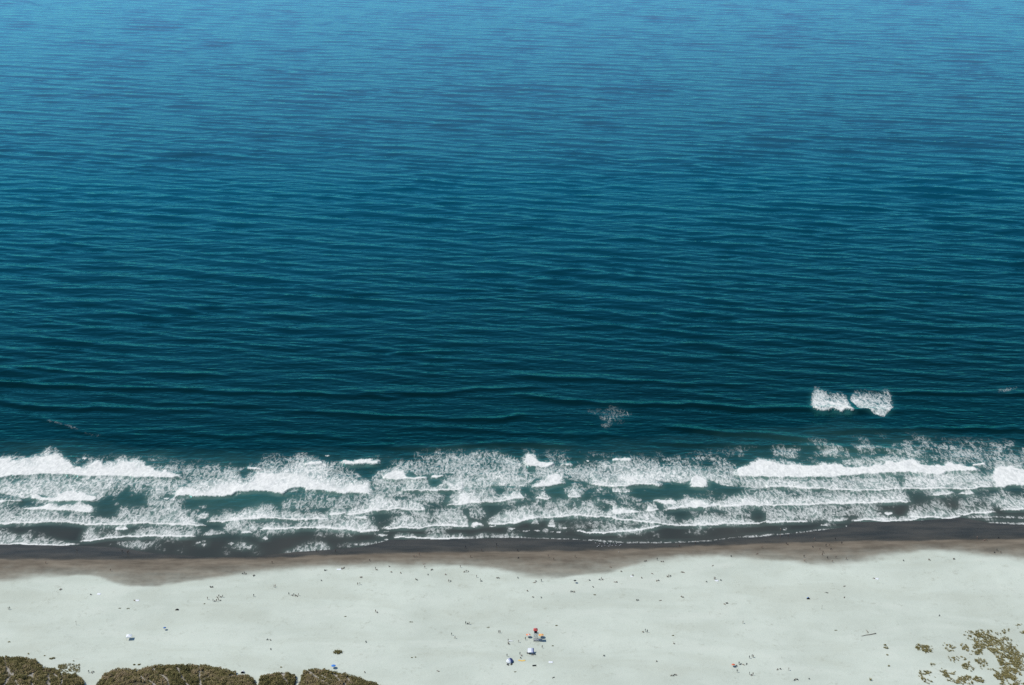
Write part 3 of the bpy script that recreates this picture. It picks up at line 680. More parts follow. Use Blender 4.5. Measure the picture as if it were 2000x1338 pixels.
# ------------------------------------------------------------------ marram grass
def blades(cx, cy, cz, rad, hgt, tint, k, seed):
    r = np.random.default_rng(seed); n = len(cx)
    az = r.uniform(0, 6.283, (n, k)); rr = r.random((n, k)) ** 0.7 * rad[:, None]
    bx = cx[:, None] + np.cos(az) * rr * 0.7; by = cy[:, None] + np.sin(az) * rr * 0.7; bz = np.repeat(cz[:, None], k, 1) - 0.03
    h = hgt[:, None] * r.uniform(0.55, 1.1, (n, k)); lean = r.uniform(0.2, 0.9, (n, k)) * h
    la = az + r.normal(0, 0.7, (n, k))
    base = np.stack([bx, by, bz], -1)
    side = np.stack([-np.sin(la), np.cos(la), 0 * la], -1) * (0.05 + 0.05 * r.random((n, k)))[..., None]
    mid = base + np.stack([np.cos(la) * lean * .4, np.sin(la) * lean * .4, h * .65], -1)
    tip = base + np.stack([np.cos(la) * lean, np.sin(la) * lean, h * .85], -1)
    V = np.stack([base - side, base + side, mid + side * .8, mid - side * .8, tip], 2).reshape(-1, 3)
    o = np.arange(n * k)[:, None] * 5
    F = np.concatenate([o + [0, 1, 2], o + [0, 2, 3], o + [3, 2, 4]], 1).reshape(-1, 3)
    T = np.repeat(np.clip(tint[:, None] + r.normal(0, 0.13, (n, k)), 0, 1).reshape(-1), 5)
    return V, F, T

def reg(k, u, v): return ((k - 1) * 500 + u / 3.958, 1000 + v / 3.958)
GRASS = [ # region-4 pixels: centre, half sizes, cover, label
 (1790,1120,190,190,.60,'largest tan and olive marram grass patch at the right edge'),
 (1850,925,38,26,.45,'thin marram tuft group just above the largest grass patch'),
 (1385,1045,72,30,.62,'dense small marram patch standing alone left of the large grass'),
 (1205,1052,62,36,.30,'sparse marram wisps left of the dense small grass patch'),
 (1535,1060,40,38,.55,'small marram patch touching the left side of the largest grass patch'),
 (1525,1160,48,80,.42,'narrow upright marram strip left of the bare sandy hollow'),
 (1425,1145,35,25,.30,'few marram wisps left of the narrow grass strip'),
 (1405,1245,68,42,.48,'open marram patch near the bottom, left of the bottom edge grass'),
 (1225,1275,58,48,.40,'leftmost marram patch at the bottom edge'),
 (1530,1300,130,34,.55,'long marram patch along the bottom edge of the beach'),
 (1880,1290,120,70,.55,'marram patch filling the bottom right corner'),
 (1590,955,85,30,.22,'scattered marram wisps above left of the largest grass patch'),
 (1270,1175,30,18,.22,'tiny marram wisp group between the lower and upper left patches'),
 (1960,900,40,40,.30,'marram wisps at the right edge above the big patch')]
for gi, (u, v, hw, hh, cov, lab) in enumerate(GRASS):
    x0, y0, _ = place(*reg(4, u, v)); xa, _, _ = place(*reg(4, u + hw, v)); _, ya, _ = place(*reg(4, u, v - hh))
    rx, ry = abs(xa - x0), abs(ya - y0)
    n = int(math.pi * rx * ry * 7) + 12; cov = min(1.0, cov * 1.35 + .05)
    a = rng.uniform(0, 6.283, n); r_ = np.sqrt(rng.random(n)); X = x0 + np.cos(a) * r_ * rx * 1.12; Y = y0 + np.sin(a) * r_ * ry * 1.12
    f = fbm(X / 3.2 + 80, Y / 4.4 + 80, 251, 5, 0.75); edge = sstep(1.1, 0.35, r_)
    keep = rng.random(n) < 0.75 * sstep(-0.05, 0.12, f - (0.62 - 0.22 * cov * (0.2 + edge)))
    if gi == 0: keep &= ~((((X - x0) / rx + 0.42) / 0.26) ** 2 + (((Y - y0) / ry + 0.1) / 0.42) ** 2 < 1)
    X, Y, f = X[keep], Y[keep], f[keep]
    if len(X) == 0: continue
    V, F, T = blades(X, Y, beach_z(X, Y), rng.uniform(.25, .5, len(X)), rng.uniform(.35, .8, len(X)), np.clip(0.42 + (f - .55) * -1.2 + rng.normal(0, .15, len(X)), 0.05, 1), 13, 400 + gi)
    me = fast_mesh('marram_grass', V, F, False); set_attr(me, 'tint', T)
    tag(link('marram_grass', me, M_GRASS), lab, None, None, 'stuff')
# thin grass on the sandy shoulder of the corner dune
xs_, ys_ = [], []
for _ in range(260):
    x, y, z = place(random.uniform(114, 156), random.uniform(1297, 1313)); xs_.append(x); ys_.append(y)
X, Y = np.array(xs_), np.array(ys_); kk = fbm(X / 3, Y / 3, 261, 3) > 0.48; X, Y = X[kk], Y[kk]
V, F, T = blades(X, Y, beach_z(X, Y), np.full(len(X), .4), np.full(len(X), .5), np.full(len(X), .3), 12, 499)
me = fast_mesh('marram_grass', V, F, False); set_attr(me, 'tint', T)
tag(link('marram_grass', me, M_GRASS), 'thin grass on the bare sandy shoulder right of the corner dune', None, None, 'stuff')

def tuft(px, py, w_, h_, label, dark=0.2, n=9):
    x, y, z = place(px, py)
    a = rng.uniform(0, 6.283, n); r_ = np.sqrt(rng.random(n)) * 0.8
    X = np.cos(a) * r_ * w_ * .5; Y = np.sin(a) * r_ * w_ * .4
    if n < 8: X *= .5; Y *= .5
    V1, F1, T1 = blades(X, Y, 0 * X, np.full(n, .35), np.full(n, h_), np.full(n, dark), 14, random.randrange(9999))
    me = fast_mesh('grass_tuft', V1, F1, False); set_attr(me, 'tint', T1)
    o = link('grass_tuft', me, M_GRASS); o.location = (x, y, z)
    tag(o, label, 'grass tuft', 'grass tufts scattered on the open sand')
tuft(*reg(1, 395, 1135), 2.0, .6, 'left of two dark tufts just above the corner dune'); tuft(*reg(1, 413, 1131), 1.8, .7, 'right of two dark tufts just above the corner dune')
tuft(*reg(1, 220, 1097), 2.4, .5, 'thin tuft on pale sand above the crest of the corner dune', .4, 5)
tuft(*reg(1, 70, 1006), 2.2, .4, 'faint tuft at the left edge above the corner dune', .4, 4)
tuft(*reg(1, 345, 1112), 1.4, .4, 'small faint tuft up-left of the two dark tufts', .4, 4)
tuft(*reg(1, 1038, 1182), 1.1, .5, 'left of two small tufts above the left end of the long dune'); tuft(*reg(1, 1075, 1180), 1.6, .5, 'right of two small tufts above the left end of the long dune')
tuft(*reg(1, 570, 1152), 1.0, .4, 'single faint tuft above the grassy shoulder of the corner dune', .4, 4)
tuft(*reg(2, 632, 1086), 5.4, .9, 'large dark grass clump alone on the sand above the tapering dune', .12, 40)
tuft(*reg(2, 195, 1200), 2.0, .4, 'faint tuft above the gap between the small and the tapering dune', .45, 4)
tuft(*reg(2, 1205, 1127), 1.3, .4, 'left of two faint tufts low on the sand left of the striped tent', .4, 4); tuft(*reg(2, 1232, 1123), 1.0, .4, 'right of two faint tufts low on the sand left of the striped tent', .4, 3)
tuft(*reg(4, 905, 1030), 1.2, .6, 'uppermost tuft of the short column left of the grass patches'); tuft(*reg(4, 912, 1052), 3.0, .6, 'widest tuft of the short column left of the grass patches', .25, 12)
tuft(*reg(4, 920, 1106), 2.2, .5, 'third tuft down in the column left of the grass patches', .3, 6); tuft(*reg(4, 933, 1191), 2.0, .5, 'lowest tuft of the column left of the grass patches', .3, 6)
tuft(*reg(4, 790, 1300), 1.6, 1.4, 'tall thin dry stalks at the bottom edge left of the grass', .6, 3)

# ------------------------------------------------------------------ people
SKIN = [flat('skin_fair', (0.30, 0.19, 0.14), .6), flat('skin_tan', (0.15, 0.09, 0.06), .6)]
HAIR = flat('hair_dark', (0.025, 0.018, 0.012), .6)
CLOTH = {'d': flat('cloth_dark', (0.018, 0.02, 0.026), .9), 'w': flat('cloth_white', (0.72, 0.72, 0.70), .9), 'r': flat('cloth_red', (0.45, 0.06, 0.04), .9),
         'g': flat('cloth_grey', (0.09, 0.095, 0.10), .9), 'b': flat('cloth_blue', (0.03, 0.09, 0.26), .9)}
POSE = {
 'stand': dict(pelvis=(0,0,.94), hl=(.10,0,.90), kl=(.12,-.02,.50), al=(.13,.02,.09), tl=(.15,-.13,.04), hr=(-.10,0,.90), kr=(-.11,-.04,.50), ar=(-.12,0,.09), tr=(-.13,-.15,.04),
   chest=(0,-.01,1.32), neck=(0,-.01,1.49), head=(0,-.03,1.62), sl=(.18,0,1.41), el=(.25,.02,1.14), wl=(.26,-.08,.92), ml=(.26,-.12,.84), sr=(-.18,0,1.41), er=(-.25,.03,1.14), wr=(-.25,-.06,.91), mr=(-.25,-.10,.83)),
 'walk': dict(pelvis=(0,0,.92), hl=(.10,0,.88), kl=(.11,-.20,.52), al=(.11,-.26,.12), tl=(.12,-.42,.10), hr=(-.10,0,.88), kr=(-.10,.08,.48), ar=(-.10,.36,.16), tr=(-.11,.30,.03),
   chest=(0,-.04,1.30), neck=(0,-.06,1.47), head=(0,-.09,1.60), sl=(.18,-.04,1.39), el=(.24,.12,1.14), wl=(.22,.10,.90), ml=(.22,.07,.82), sr=(-.18,-.04,1.39), er=(-.24,-.14,1.15), wr=(-.20,-.34,1.02), mr=(-.19,-.41,.98)),
 'sit': dict(pelvis=(0,0,.12), hl=(.11,-.04,.12), kl=(.16,-.40,.42), al=(.15,-.66,.09), tl=(.16,-.80,.05), hr=(-.11,-.04,.12), kr=(-.14,-.42,.40), ar=(-.13,-.68,.09), tr=(-.14,-.82,.05),
   chest=(0,.06,.48), neck=(0,.03,.66), head=(0,0,.79), sl=(.18,.05,.58), el=(.27,.22,.34), wl=(.28,.32,.12), ml=(.29,.36,.05), sr=(-.18,.05,.58), er=(-.25,-.14,.42), wr=(-.17,-.36,.46), mr=(-.14,-.43,.45)),
 'lie': dict(pelvis=(0,0,.13), hl=(.10,-.06,.12), kl=(.13,-.48,.14), al=(.15,-.88,.08), tl=(.19,-.94,.20), hr=(-.10,-.06,.12), kr=(-.15,-.40,.36), ar=(-.14,-.70,.09), tr=(-.14,-.85,.06),
   chest=(0,.38,.14), neck=(0,.56,.16), head=(0,.70,.17), sl=(.19,.46,.14), el=(.34,.32,.08), wl=(.30,.08,.07), ml=(.29,.0,.06), sr=(-.19,.46,.14), er=(-.36,.60,.07), wr=(-.18,.76,.06), mr=(-.10,.80,.05)),
 'bend': dict(pelvis=(0,.12,.88), hl=(.10,.12,.84), kl=(.12,-.02,.48), al=(.13,.06,.09), tl=(.14,-.09,.04), hr=(-.10,.12,.84), kr=(-.11,-.03,.48), ar=(-.12,.05,.09), tr=(-.13,-.10,.04),
   chest=(0,-.22,1.06), neck=(0,-.38,1.12), head=(0,-.50,1.13), sl=(.18,-.28,1.08), el=(.20,-.32,.78), wl=(.15,-.38,.54), ml=(.14,-.40,.46), sr=(-.18,-.28,1.08), er=(-.20,-.33,.78), wr=(-.15,-.40,.54), mr=(-.14,-.42,.46))}
RAD = dict(pelvis=.15, hl=.10, hr=.10, kl=.062, kr=.062, al=.042, ar=.042, tl=.034, tr=.034, chest=.155, neck=.06, head=.10, sl=.065, sr=.065, el=.046, er=.046, wl=.032, wr=.032, ml=.036, mr=.036)
BONES = [('pelvis','chest','top'),('chest','neck','top'),('neck','head','head'),('pelvis','hl','low'),('hl','kl','low'),('kl','al','skin'),('al','tl','skin'),('pelvis','hr','low'),('hr','kr','low'),('kr','ar','skin'),('ar','tr','skin'),
 ('chest','sl','top'),('sl','el','top'),('el','wl','skin'),('wl','ml','skin'),('chest','sr','top'),('sr','er','top'),('er','wr','skin'),('wr','mr','skin')]
def body_mesh(pose):
    P = {k: Vector(v) for k, v in POSE[pose].items()}
    names = list(P); idx = {k: i for i, k in enumerate(names)}
    verts = [P[k] for k in names]; rad = [RAD[k] for k in names]; edges = [(idx[a], idx[b]) for a, b, _ in BONES]
    up = (P['head'] - P['neck']).normalized()
    verts.append(P['head'] + up * .09); rad.append(.075); edges.append((idx['head'], len(verts) - 1))
    face = Vector((0, -1, 0)) if abs(up.y) < .8 else Vector((0, 0, 1 if pose == 'lie' else -1))
    verts.append(P['head'] + face * .115 - up * .005); rad.append(.014); edges.append((idx['head'], len(verts) - 1))     # nose
    for w_, m_ in (('wl', 'ml'), ('wr', 'mr')):                                                                             # five fingers each
        d = (P[m_] - P[w_]).normalized(); s_ = d.orthogonal().normalized()
        for q in range(4):
            off = s_ * (q - 1.5) * .02
            verts.append(P[m_] + d * (.045 + .01 * (1.5 - abs(q - 1.5))) + off); rad.append(.009); edges.append((idx[m_], len(verts) - 1))
            verts.append(verts[-1] + d * .035 + Vector((0, 0, -.008))); rad.append(.008); edges.append((len(verts) - 2, len(verts) - 1))
        verts.append(P[m_] - d * .01 + s_ * .055); rad.append(.010); edges.append((idx[m_], len(verts) - 1))
    me = bpy.data.meshes.new('b'); me.from_pydata(verts, edges, [])
    ob = bpy.data.objects.new('b', me); COL.objects.link(ob)
    ob.modifiers.new('s', 'SKIN'); sub = ob.modifiers.new('u', 'SUBSURF'); sub.levels = 1; sub.render_levels = 1
    for i, sv in enumerate(me.skin_vertices[0].data): sv.radius = (rad[i], rad[i]); sv.use_root = (i == 0)
    dg = bpy.context.evaluated_depsgraph_get(); out = bpy.data.meshes.new_from_object(ob.evaluated_get(dg))
    bpy.data.objects.remove(ob)
    zmin = min(v.co.z for v in out.vertices)
    for v in out.vertices: v.co.z -= zmin
    lab = []
    for p in out.polygons:
        c = p.center + Vector((0, 0, zmin)); best = (9, 'top')
        for a, b, k in BONES:
            A, B = P[a], P[b]; d = B - A; t = max(0, min(1, (c - A).dot(d) / d.length_squared))
            q = (c - A - d * t).length - .3 * (RAD[a] * (1 - t) + RAD[b] * t)
            if q < best[0]: best = (q, k)
        k = best[1]
        if k == 'head':
            rel = c - P['head']
            k = 'hair' if (rel.dot(up) > .05 or rel.dot(face) < -.02) and rel.dot(up) > -.07 else 'skin'
        lab.append(k)
    for p, k in zip(out.polygons, lab): p.material_index = {'skin': 0, 'top': 1, 'low': 2, 'hair': 3}[k]; p.use_smooth = True
    return out
PROTO = {p: body_mesh(p) for p in POSE}
CACHE = {}
def person_mesh(pose, colour, var):
    key = (pose, colour, var)
    if key not in CACHE:
        m = PROTO[pose].copy(); m.name = 'person'; m.materials.clear()
        for x in (SKIN[var] if colour in 'wrb' or var else CLOTH['d'], CLOTH[colour], CLOTH['d' if colour != 'd' or var else 'g'], HAIR): m.materials.append(x)
        CACHE[key] = m
    return CACHE[key]
def ordn(i, n):
    if n == 2: return ('left', 'right')[i]
    if n == 3: return ('leftmost', 'middle', 'rightmost')[i]
    return 'leftmost' if i == 0 else 'rightmost' if i == n - 1 else ('second', 'third', 'fourth', 'fifth', 'sixth', 'seventh')[i - 1] + ' from left'
NUM = ['', '', 'two', 'three', 'four', 'five', 'six', 'seven', 'eight']
def person(px, py, pose, colour, label, group='people spread over the beach'):
    x, y, z = place(px, py)
    o = link('person', person_mesh(pose, colour, random.randrange(2)))
    o.location = (x, y, z); o.rotation_euler = (0, 0, random.uniform(0, 6.28)); s_ = random.uniform(1.0, 1.1); o.scale = (s_, s_, s_)
    tag(o, label, 'person', group); return o
def folk(pos, n, pose, colours, desc, spread=1.9, group='people spread over the beach'):
    """n people round a photo point; spread is the step between them in photo pixels"""
    for i in range(n):
        c = colours[i % len(colours)]; ps = pose.split(',')[i % len(pose.split(','))]
        lab = 'person ' + desc if n == 1 else f'{ordn(i, n)} of {NUM[n]} people {desc}'
        person(pos[0] + (i - (n - 1) / 2) * spread, pos[1] + (0 if n == 1 else random.uniform(-1.2, 1.2)), ps, c, lab, group)
def lg(u, v): return (960 + u / 13.38, 1210 + v / 13.38)
F_ = folk
# left quarter
F_(reg(1,355,400),1,'stand','w','in white standing on damp sand at the far left')
F_(reg(1,855,457),1,'walk','d','in dark clothes walking alone on damp sand, left quarter')
F_(reg(1,467,601),2,'sit','d','sitting on pale sand under the first damp bay')
F_(reg(1,700,642),1,'sit','g','sitting just left of the leftmost white towel')
F_(reg(1,1040,685),1,'lie','d','lying beside the second white towel from the left')
F_(reg(1,70,753),2,'stand,walk','dg','standing at the left edge of the dry sand',2.6)
F_(reg(1,1635,582),3,'sit,lie,sit','d','resting under the damp line, above the big group',2.6)
F_(reg(1,1605,676),1,'stand','g','just left of the big group on the left sand')
F_(reg(1,1675,690),5,'stand,sit,stand','dgd','in the lower row of the big group',3.4)
F_(reg(1,1700,662),4,'sit,stand','dg','in the upper row of the big group',3.6)
F_(reg(1,1962,655),1,'walk','g','walking right of the big group on the left sand')
F_(reg(1,1890,483),3,'sit,stand,sit','dgw','on the damp edge, upper right of the big group',3)
F_(reg(1,1962,494),2,'sit','d','sitting where pale sand meets damp, near the gathering')
F_(reg(1,945,310),1,'walk','d','wading just left of two others in the left swash')
F_(reg(1,990,318),2,'stand','dd','wading in the dark swash, left quarter',2.2)
F_(reg(1,595,300),1,'stand','w','in white wading in shallow water at the far left')
F_(reg(1,687,1243),1,'walk','d','walking through the sandy gap between the left dunes')
F_(reg(1,715,1243),2,'sit','dg','sitting in the sandy gap between the left dunes',2.4)
# second quarter
F_(reg(2,125,398),1,'stand','d','in dark clothes on damp sand below the swash bulge')
F_(reg(2,145,583),2,'stand','gw','small, on pale sand above left of the five gathered',2.4)
F_(reg(2,255,641),1,'stand','g','alone left of the five people gathered')
F_(reg(2,305,648),5,'sit,stand,sit','dgd','gathered on open sand in the left middle',3)
F_(reg(2,468,308),1,'stand','d','in dark clothes standing in the foam of the swash bulge')
F_(reg(2,615,308),1,'stand','w','in a white top at the water, right of the dark wader')
F_(reg(2,535,452),2,'sit,lie','d','sitting on the damp edge left of the long white towel',2.6)
F_(reg(2,672,438),3,'sit','drd','sitting on the damp edge right of the long white towel',2.6)
F_(reg(2,880,378),1,'bend','d','bending over on damp sand, second quarter')
F_(reg(2,930,448),2,'stand,sit','dg','on the damp edge below the bending person',3)
F_(reg(2,812,504),2,'sit,lie','dg','resting on pale sand below the gathering with the towel',3)
F_(reg(2,795,566),2,'stand','gd','standing on pale sand, second row of the middle left',4.2)
F_(reg(2,505,530),1,'lie','g','lying faintly visible on pale sand, left middle')
F_(reg(2,1045,468),1,'sit','d','sitting left of another sitter on the middle damp edge')
F_(reg(2,1118,473),1,'sit','d','sitting right of another sitter on the middle damp edge')
F_(reg(2,1240,525),2,'sit','dg','sitting on pale sand below the wet-sand walkers',3)
F_(reg(2,1228,352),2,'stand,bend','gr','playing on the wet sand, lower couple near the middle',3)
F_(reg(2,1262,334),1,'walk','d','in dark clothes above the wet-sand players')
F_(reg(2,1300,403),1,'lie','r','lying on damp sand below the wet-sand players')
F_(reg(2,1305,434),1,'stand','d','standing right on the damp edge below the damp-sand lier')
F_(reg(2,1330,485),1,'lie','g','lying on pale sand left of the middle damp bay')
F_(reg(2,1360,450),2,'sit','gw','sitting close together on the damp edge, near the middle',2.4)
F_(reg(2,1028,423),1,'sit','g','sitting on damp sand in the upper middle left')
F_(reg(2,1580,430),1,'walk','g','walking along the damp edge above the trio')
F_(reg(2,1625,464),3,'sit,stand,sit','ddg','in dark clothes on the damp edge left of the bay',3.4)
F_(reg(2,1495,540),2,'stand,sit','wg','in pale clothes on sand, left of the middle bay',3)
F_(reg(2,1465,487),1,'sit','w','in white sitting above the pale-clad couple')
F_(reg(2,1705,506),1,'stand','g','standing alone between the trio and the dark couple')
F_(reg(2,1740,535),2,'stand,sit','dd','in dark clothes on sand below the trio',2.6)
F_(reg(2,1868,515),2,'sit','dg','sitting at the left rim of the middle damp bay',3)
F_(reg(2,1660,352),1,'stand','g','standing on damp sand above the trio')
F_(reg(2,1745,304),1,'walk','d','walking on dark wet sand, left of the middle')
F_(reg(2,1860,260),1,'stand','d','at the waterline left of the picture middle')
F_(reg(2,1620,279),1,'walk','d','walking on dark wet sand above the damp-sand stander')
F_(reg(2,930,778),2,'stand,sit','dd','with long shadows alone in the middle of the left sand',2.8)
F_(reg(2,1635,870),3,'stand,sit,stand','gdd','on open sand up-left of the tower',3.4)
F_(reg(2,1512,953),1,'walk','d','in dark clothes leading two walkers left of the tower')
F_(reg(2,1538,978),1,'walk','g','trailing behind the dark walker left of the tower')
F_(reg(2,850,1006),1,'sit','g','sitting alone far left of the striped tent')
F_(reg(2,100,993),2,'sit','gd','tiny, sitting right of the white canopy',4.6)
F_(reg(2,115,1062),1,'lie','g','lying alone below the tiny sitters')
F_(reg(2,840,1241),1,'sit','d','in dark clothes sitting right of the dune parasol')
F_(reg(2,1408,1231),1,'lie','d','in dark clothes lying left of the striped tent')
# lifeguard area
F_(lg(190,350),1,'stand','d','in dark clothes left of a paler companion, up-left of the tower')
F_(lg(222,350),1,'stand','w','in pale clothes right of a dark companion, up-left of the tower')
F_(lg(435,572),1,'stand','d','standing beside the white board left of the tower')
F_(lg(435,650),1,'stand','d','left of two close together, below the white board')
F_(lg(458,648),1,'sit','g','right of two close together, below the white board')
F_(lg(708,600),1,'stand','d','in dark clothes walking between white board and tower')
F_(lg(885,535),1,'walk','d','at the lower left of the lifeguard tower')
F_(lg(1325,745),1,'stand','d','standing below right of the lifeguard tower')
F_(lg(405,965),1,'stand','d','standing behind the striped tent')
F_(lg(745,925),1,'stand','d','upper figure beside the white sun sail')
F_(lg(790,955),1,'sit','w','in white sitting left of the white sun sail')
F_(lg(755,1010),1,'sit','d','in dark clothes sitting above the yellow towels')
F_(lg(1215,400),1,'stand','d','in dark clothes next to the yellow and orange parasol')
F_(lg(1075,930),1,'sit','d','left of the pair seated under the white sun sail')
F_(lg(1125,925),1,'sit','d','right of the pair seated under the white sun sail')
F_(lg(480,1128),1,'sit','d','sitting in the mouth of the striped tent')
# middle right quarter
F_(reg(3,45,305),1,'bend','d','bending at the wet sand in the picture middle')
F_(reg(3,50,357),1,'sit','d','sitting on damp sand in the picture middle')
F_(reg(3,280,348),1,'stand','w','in white on damp sand left of two walkers')
F_(reg(3,323,371),1,'walk','d','in dark clothes on damp sand, left of the gull flock')
F_(reg(3,487,350),1,'walk','d','in dark clothes on damp sand below left of the gulls')
F_(reg(3,1293,270),1,'walk','d','walking at the swash edge right of the gulls')
F_(reg(3,1417,247),1,'stand','d','right of the swash-edge walker, at the water')
F_(reg(3,1122,373),1,'stand','d','standing on damp sand below right of the gulls')
F_(reg(3,1033,382),2,'sit','g','sitting left of the damp-sand stander below the gulls',2.4)
F_(reg(3,1160,388),2,'sit','g','sitting right of the damp-sand stander below the gulls',4)
F_(reg(3,1693,343),1,'sit','g','sitting at the tip of the pale sand bulge')
F_(reg(3,1930,280),1,'bend','d','bending on wet sand right of the middle')
F_(reg(3,1895,325),1,'lie','d','lying on damp sand below the bending one, right of middle')
F_(reg(3,763,428),1,'lie','d','lying in the damp bay below the gull flock')
F_(reg(3,843,463),1,'sit','g','sitting at the rim of the damp bay below the gulls')
F_(reg(3,45,510),1,'sit','d','sitting below the damp bay at the picture middle')
F_(reg(3,180,543),2,'lie,sit','dg','resting under the damp bay, left of the parasol',3.2)
F_(reg(3,227,539),1,'stand','g','standing left of the dark parasol under the bay')
F_(reg(3,597,530),1,'sit','g','sitting right of the dark parasol under the bay')
F_(reg(3,690,526),3,'sit,stand','gdw','on sand right of the damp bay',2.8)
F_(reg(3,803,545),2,'lie,sit','dg','resting below the right rim of the bay',3)
F_(reg(3,1000,511),1,'sit','g','sitting between the bay and the upright trio')
F_(reg(3,935,491),1,'sit','d','in dark clothes beside the small pale towel')
F_(reg(3,1085,478),1,'lie','d','lying left of the group under the sand bulge')
F_(reg(3,1125,532),2,'lie,sit','d','resting below the group under the sand bulge',3)
F_(reg(3,1212,500),3,'sit,stand,sit','gdg','grouped under the pale sand bulge',3)
F_(reg(3,1320,470),2,'sit,lie','dg','resting right of the group under the bulge',2.8)
F_(reg(3,1552,416),1,'lie','g','lying high on the pale sand bulge')
F_(reg(3,1505,542),1,'sit','d','sitting left of the standing two with the white towel')
F_(reg(3,1566,524),2,'stand,stand','dd','standing by the white towel on the bulge',1.8)
F_(reg(3,1613,531),1,'sit','d','sitting right of the standing two with the white towel')
F_(reg(3,468,620),3,'sit,lie,sit','dgd','resting below the dark parasol',3)
F_(reg(3,628,581),1,'lie','g','lying below right of the dark parasol')
F_(reg(3,120,613),1,'sit','g','sitting up-left of two lone sitters above the tower')
F_(reg(3,160,661),1,'sit','d','lone left sitter above the tower')
F_(reg(3,225,663),1,'sit','g','lone right sitter above the tower')
F_(reg(3,968,687),2,'sit','dd','in a dark huddle on open sand right of middle',2.6)
F_(reg(3,1147,685),1,'lie','g','lying right of the dark huddle on open sand')
F_(reg(3,1318,660),2,'sit','g','faint, sitting far right of the dark huddle',3)
F_(reg(3,1655,711),3,'lie,sit,sit','gdd','in a short row on open sand, right half',2.8)
F_(reg(3,1785,862),1,'stand','d','alone on open sand below the short row')
F_(reg(3,1030,927),3,'sit,stand,stand','dgd','on open sand level with the tower, right of it',4)
F_(reg(3,1250,1020),1,'sit','g','sitting alone below the three beyond the tower')
F_(reg(3,710,1115),1,'sit','d','sitting alone below right of the tower')
F_(reg(3,1118,1158),1,'sit','g','sitting alone in the lower middle right')
F_(reg(3,320,1281),1,'lie','d','lying near the bottom edge below the tower')
F_(reg(3,1250,1266),4,'sit','dgdw','sitting in a line near the bottom edge',2.8)
F_(reg(3,1738,1192),1,'sit','d','sitting right beside the orange parasol at lower right')
F_(reg(3,1755,1178),1,'stand','d','standing up-right of the lower right orange parasol')
F_(reg(3,1790,1180),3,'lie','g','lying in a row right of the lower right parasol',6)
F_(reg(3,1835,1131),1,'stand','d','left of three standing above the lower right parasol')
F_(reg(3,1860,1124),2,'stand','dd','on the right of the three above the lower parasol',2.4)
F_(reg(3,1740,1240),1,'walk','g','walking below the lower right orange parasol')
F_(reg(3,1835,1257),1,'stand','d','standing below right of the lower orange parasol')
F_(reg(3,1858,1266),2,'sit,stand','dd','lowest right of the orange parasol',2.4)
# right quarter
F_(reg(4,97,146),1,'stand','w','in white wading in the right swash, upper one')
F_(reg(4,95,192),1,'stand','w','in white at the right waterline, lower left one')
F_(reg(4,155,192),1,'stand','g','at the right waterline, lower right one')
F_(reg(4,357,218),1,'stand','w','in white alone on the dark wet sand, right half')
F_(reg(4,520,217),1,'walk','d','in dark clothes on wet sand right of the white one')
F_(reg(4,147,249),2,'bend,sit','dw','crouching on the wet edge, right half',3)
F_(reg(4,570,247),1,'stand','d','in dark clothes at the wet edge right of the players')
F_(reg(4,345,272),1,'sit','g','sitting up-left of the ball players on damp sand')
F_(reg(4,400,294),1,'stand','w','in white, top left of the ball players on damp sand')
F_(reg(4,425,318),1,'walk','d','in dark clothes, left ball player on damp sand')
F_(reg(4,419,338),1,'stand','w','in white below the left ball player')
F_(reg(4,448,266),1,'walk','d','upper left of three striding on damp sand')
F_(reg(4,475,262),1,'walk','d','upper right of three striding on damp sand')
F_(reg(4,485,294),1,'bend','d','lowest of three striding on damp sand')
F_(reg(4,278,350),1,'walk','d','in dark clothes left of the damp cove')
F_(reg(4,283,386),1,'stand','w','in pale clothes below the dark one at the damp cove')
F_(reg(4,460,362),1,'stand','d','leftmost of three in the damp cove')
F_(reg(4,495,388),1,'bend','d','bending, lowest of three in the damp cove')
F_(reg(4,525,358),1,'stand','r','rightmost of three in the damp cove')
F_(reg(4,605,370),1,'walk','g','walking at the right rim of the damp cove')
F_(reg(4,1615,207),1,'stand','w','in white on wet sand at the far right')
F_(reg(4,1678,220),2,'sit,stand','wd','on the wet edge at the far right',3)
F_(reg(4,1780,203),1,'sit','d','sitting on dark wet sand at the far right')
F_(reg(4,1768,301),1,'walk','g','topmost of three on damp sand at the far right')
F_(reg(4,1750,317),1,'sit','g','lower left of three on damp sand at the far right')
F_(reg(4,1800,318),1,'bend','d','lower right of three on damp sand at the far right')
F_(reg(4,1045,378),1,'sit','g','sitting faintly visible right of the damp cove')
F_(reg(4,1247,371),2,'sit','dd','huddled on the right pale bulge, left huddle',2)
F_(reg(4,1437,364),2,'sit','dd','huddled on the right pale bulge, right huddle',2)
F_(reg(4,820,514),1,'lie','d','lying left of the white towel in the right half')
F_(reg(4,590,575),1,'lie','g','lying up-right of the navy tent')
F_(reg(4,455,625),1,'lie','g','lying between the navy tent and the upright post')
F_(reg(4,590,661),1,'lie','g','lying level with the navy tent, right of it')
F_(reg(4,1325,803),1,'sit','d','alone on the empty right sand')
F_(reg(4,160,1224),1,'stand','d','in dark clothes near the lower right grass, standing')
F_(reg(4,75,1220),1,'sit','g','left of two faint sitters near the bottom right')
F_(reg(4,97,1217),1,'sit','g','right of two faint sitters near the bottom right')
F_(reg(4,215,1300),3,'sit','ddg','grouped at the bottom edge, right half',2.6)
F_(reg(4,318,1293),1,'sit','d','sitting right of the bottom edge group')

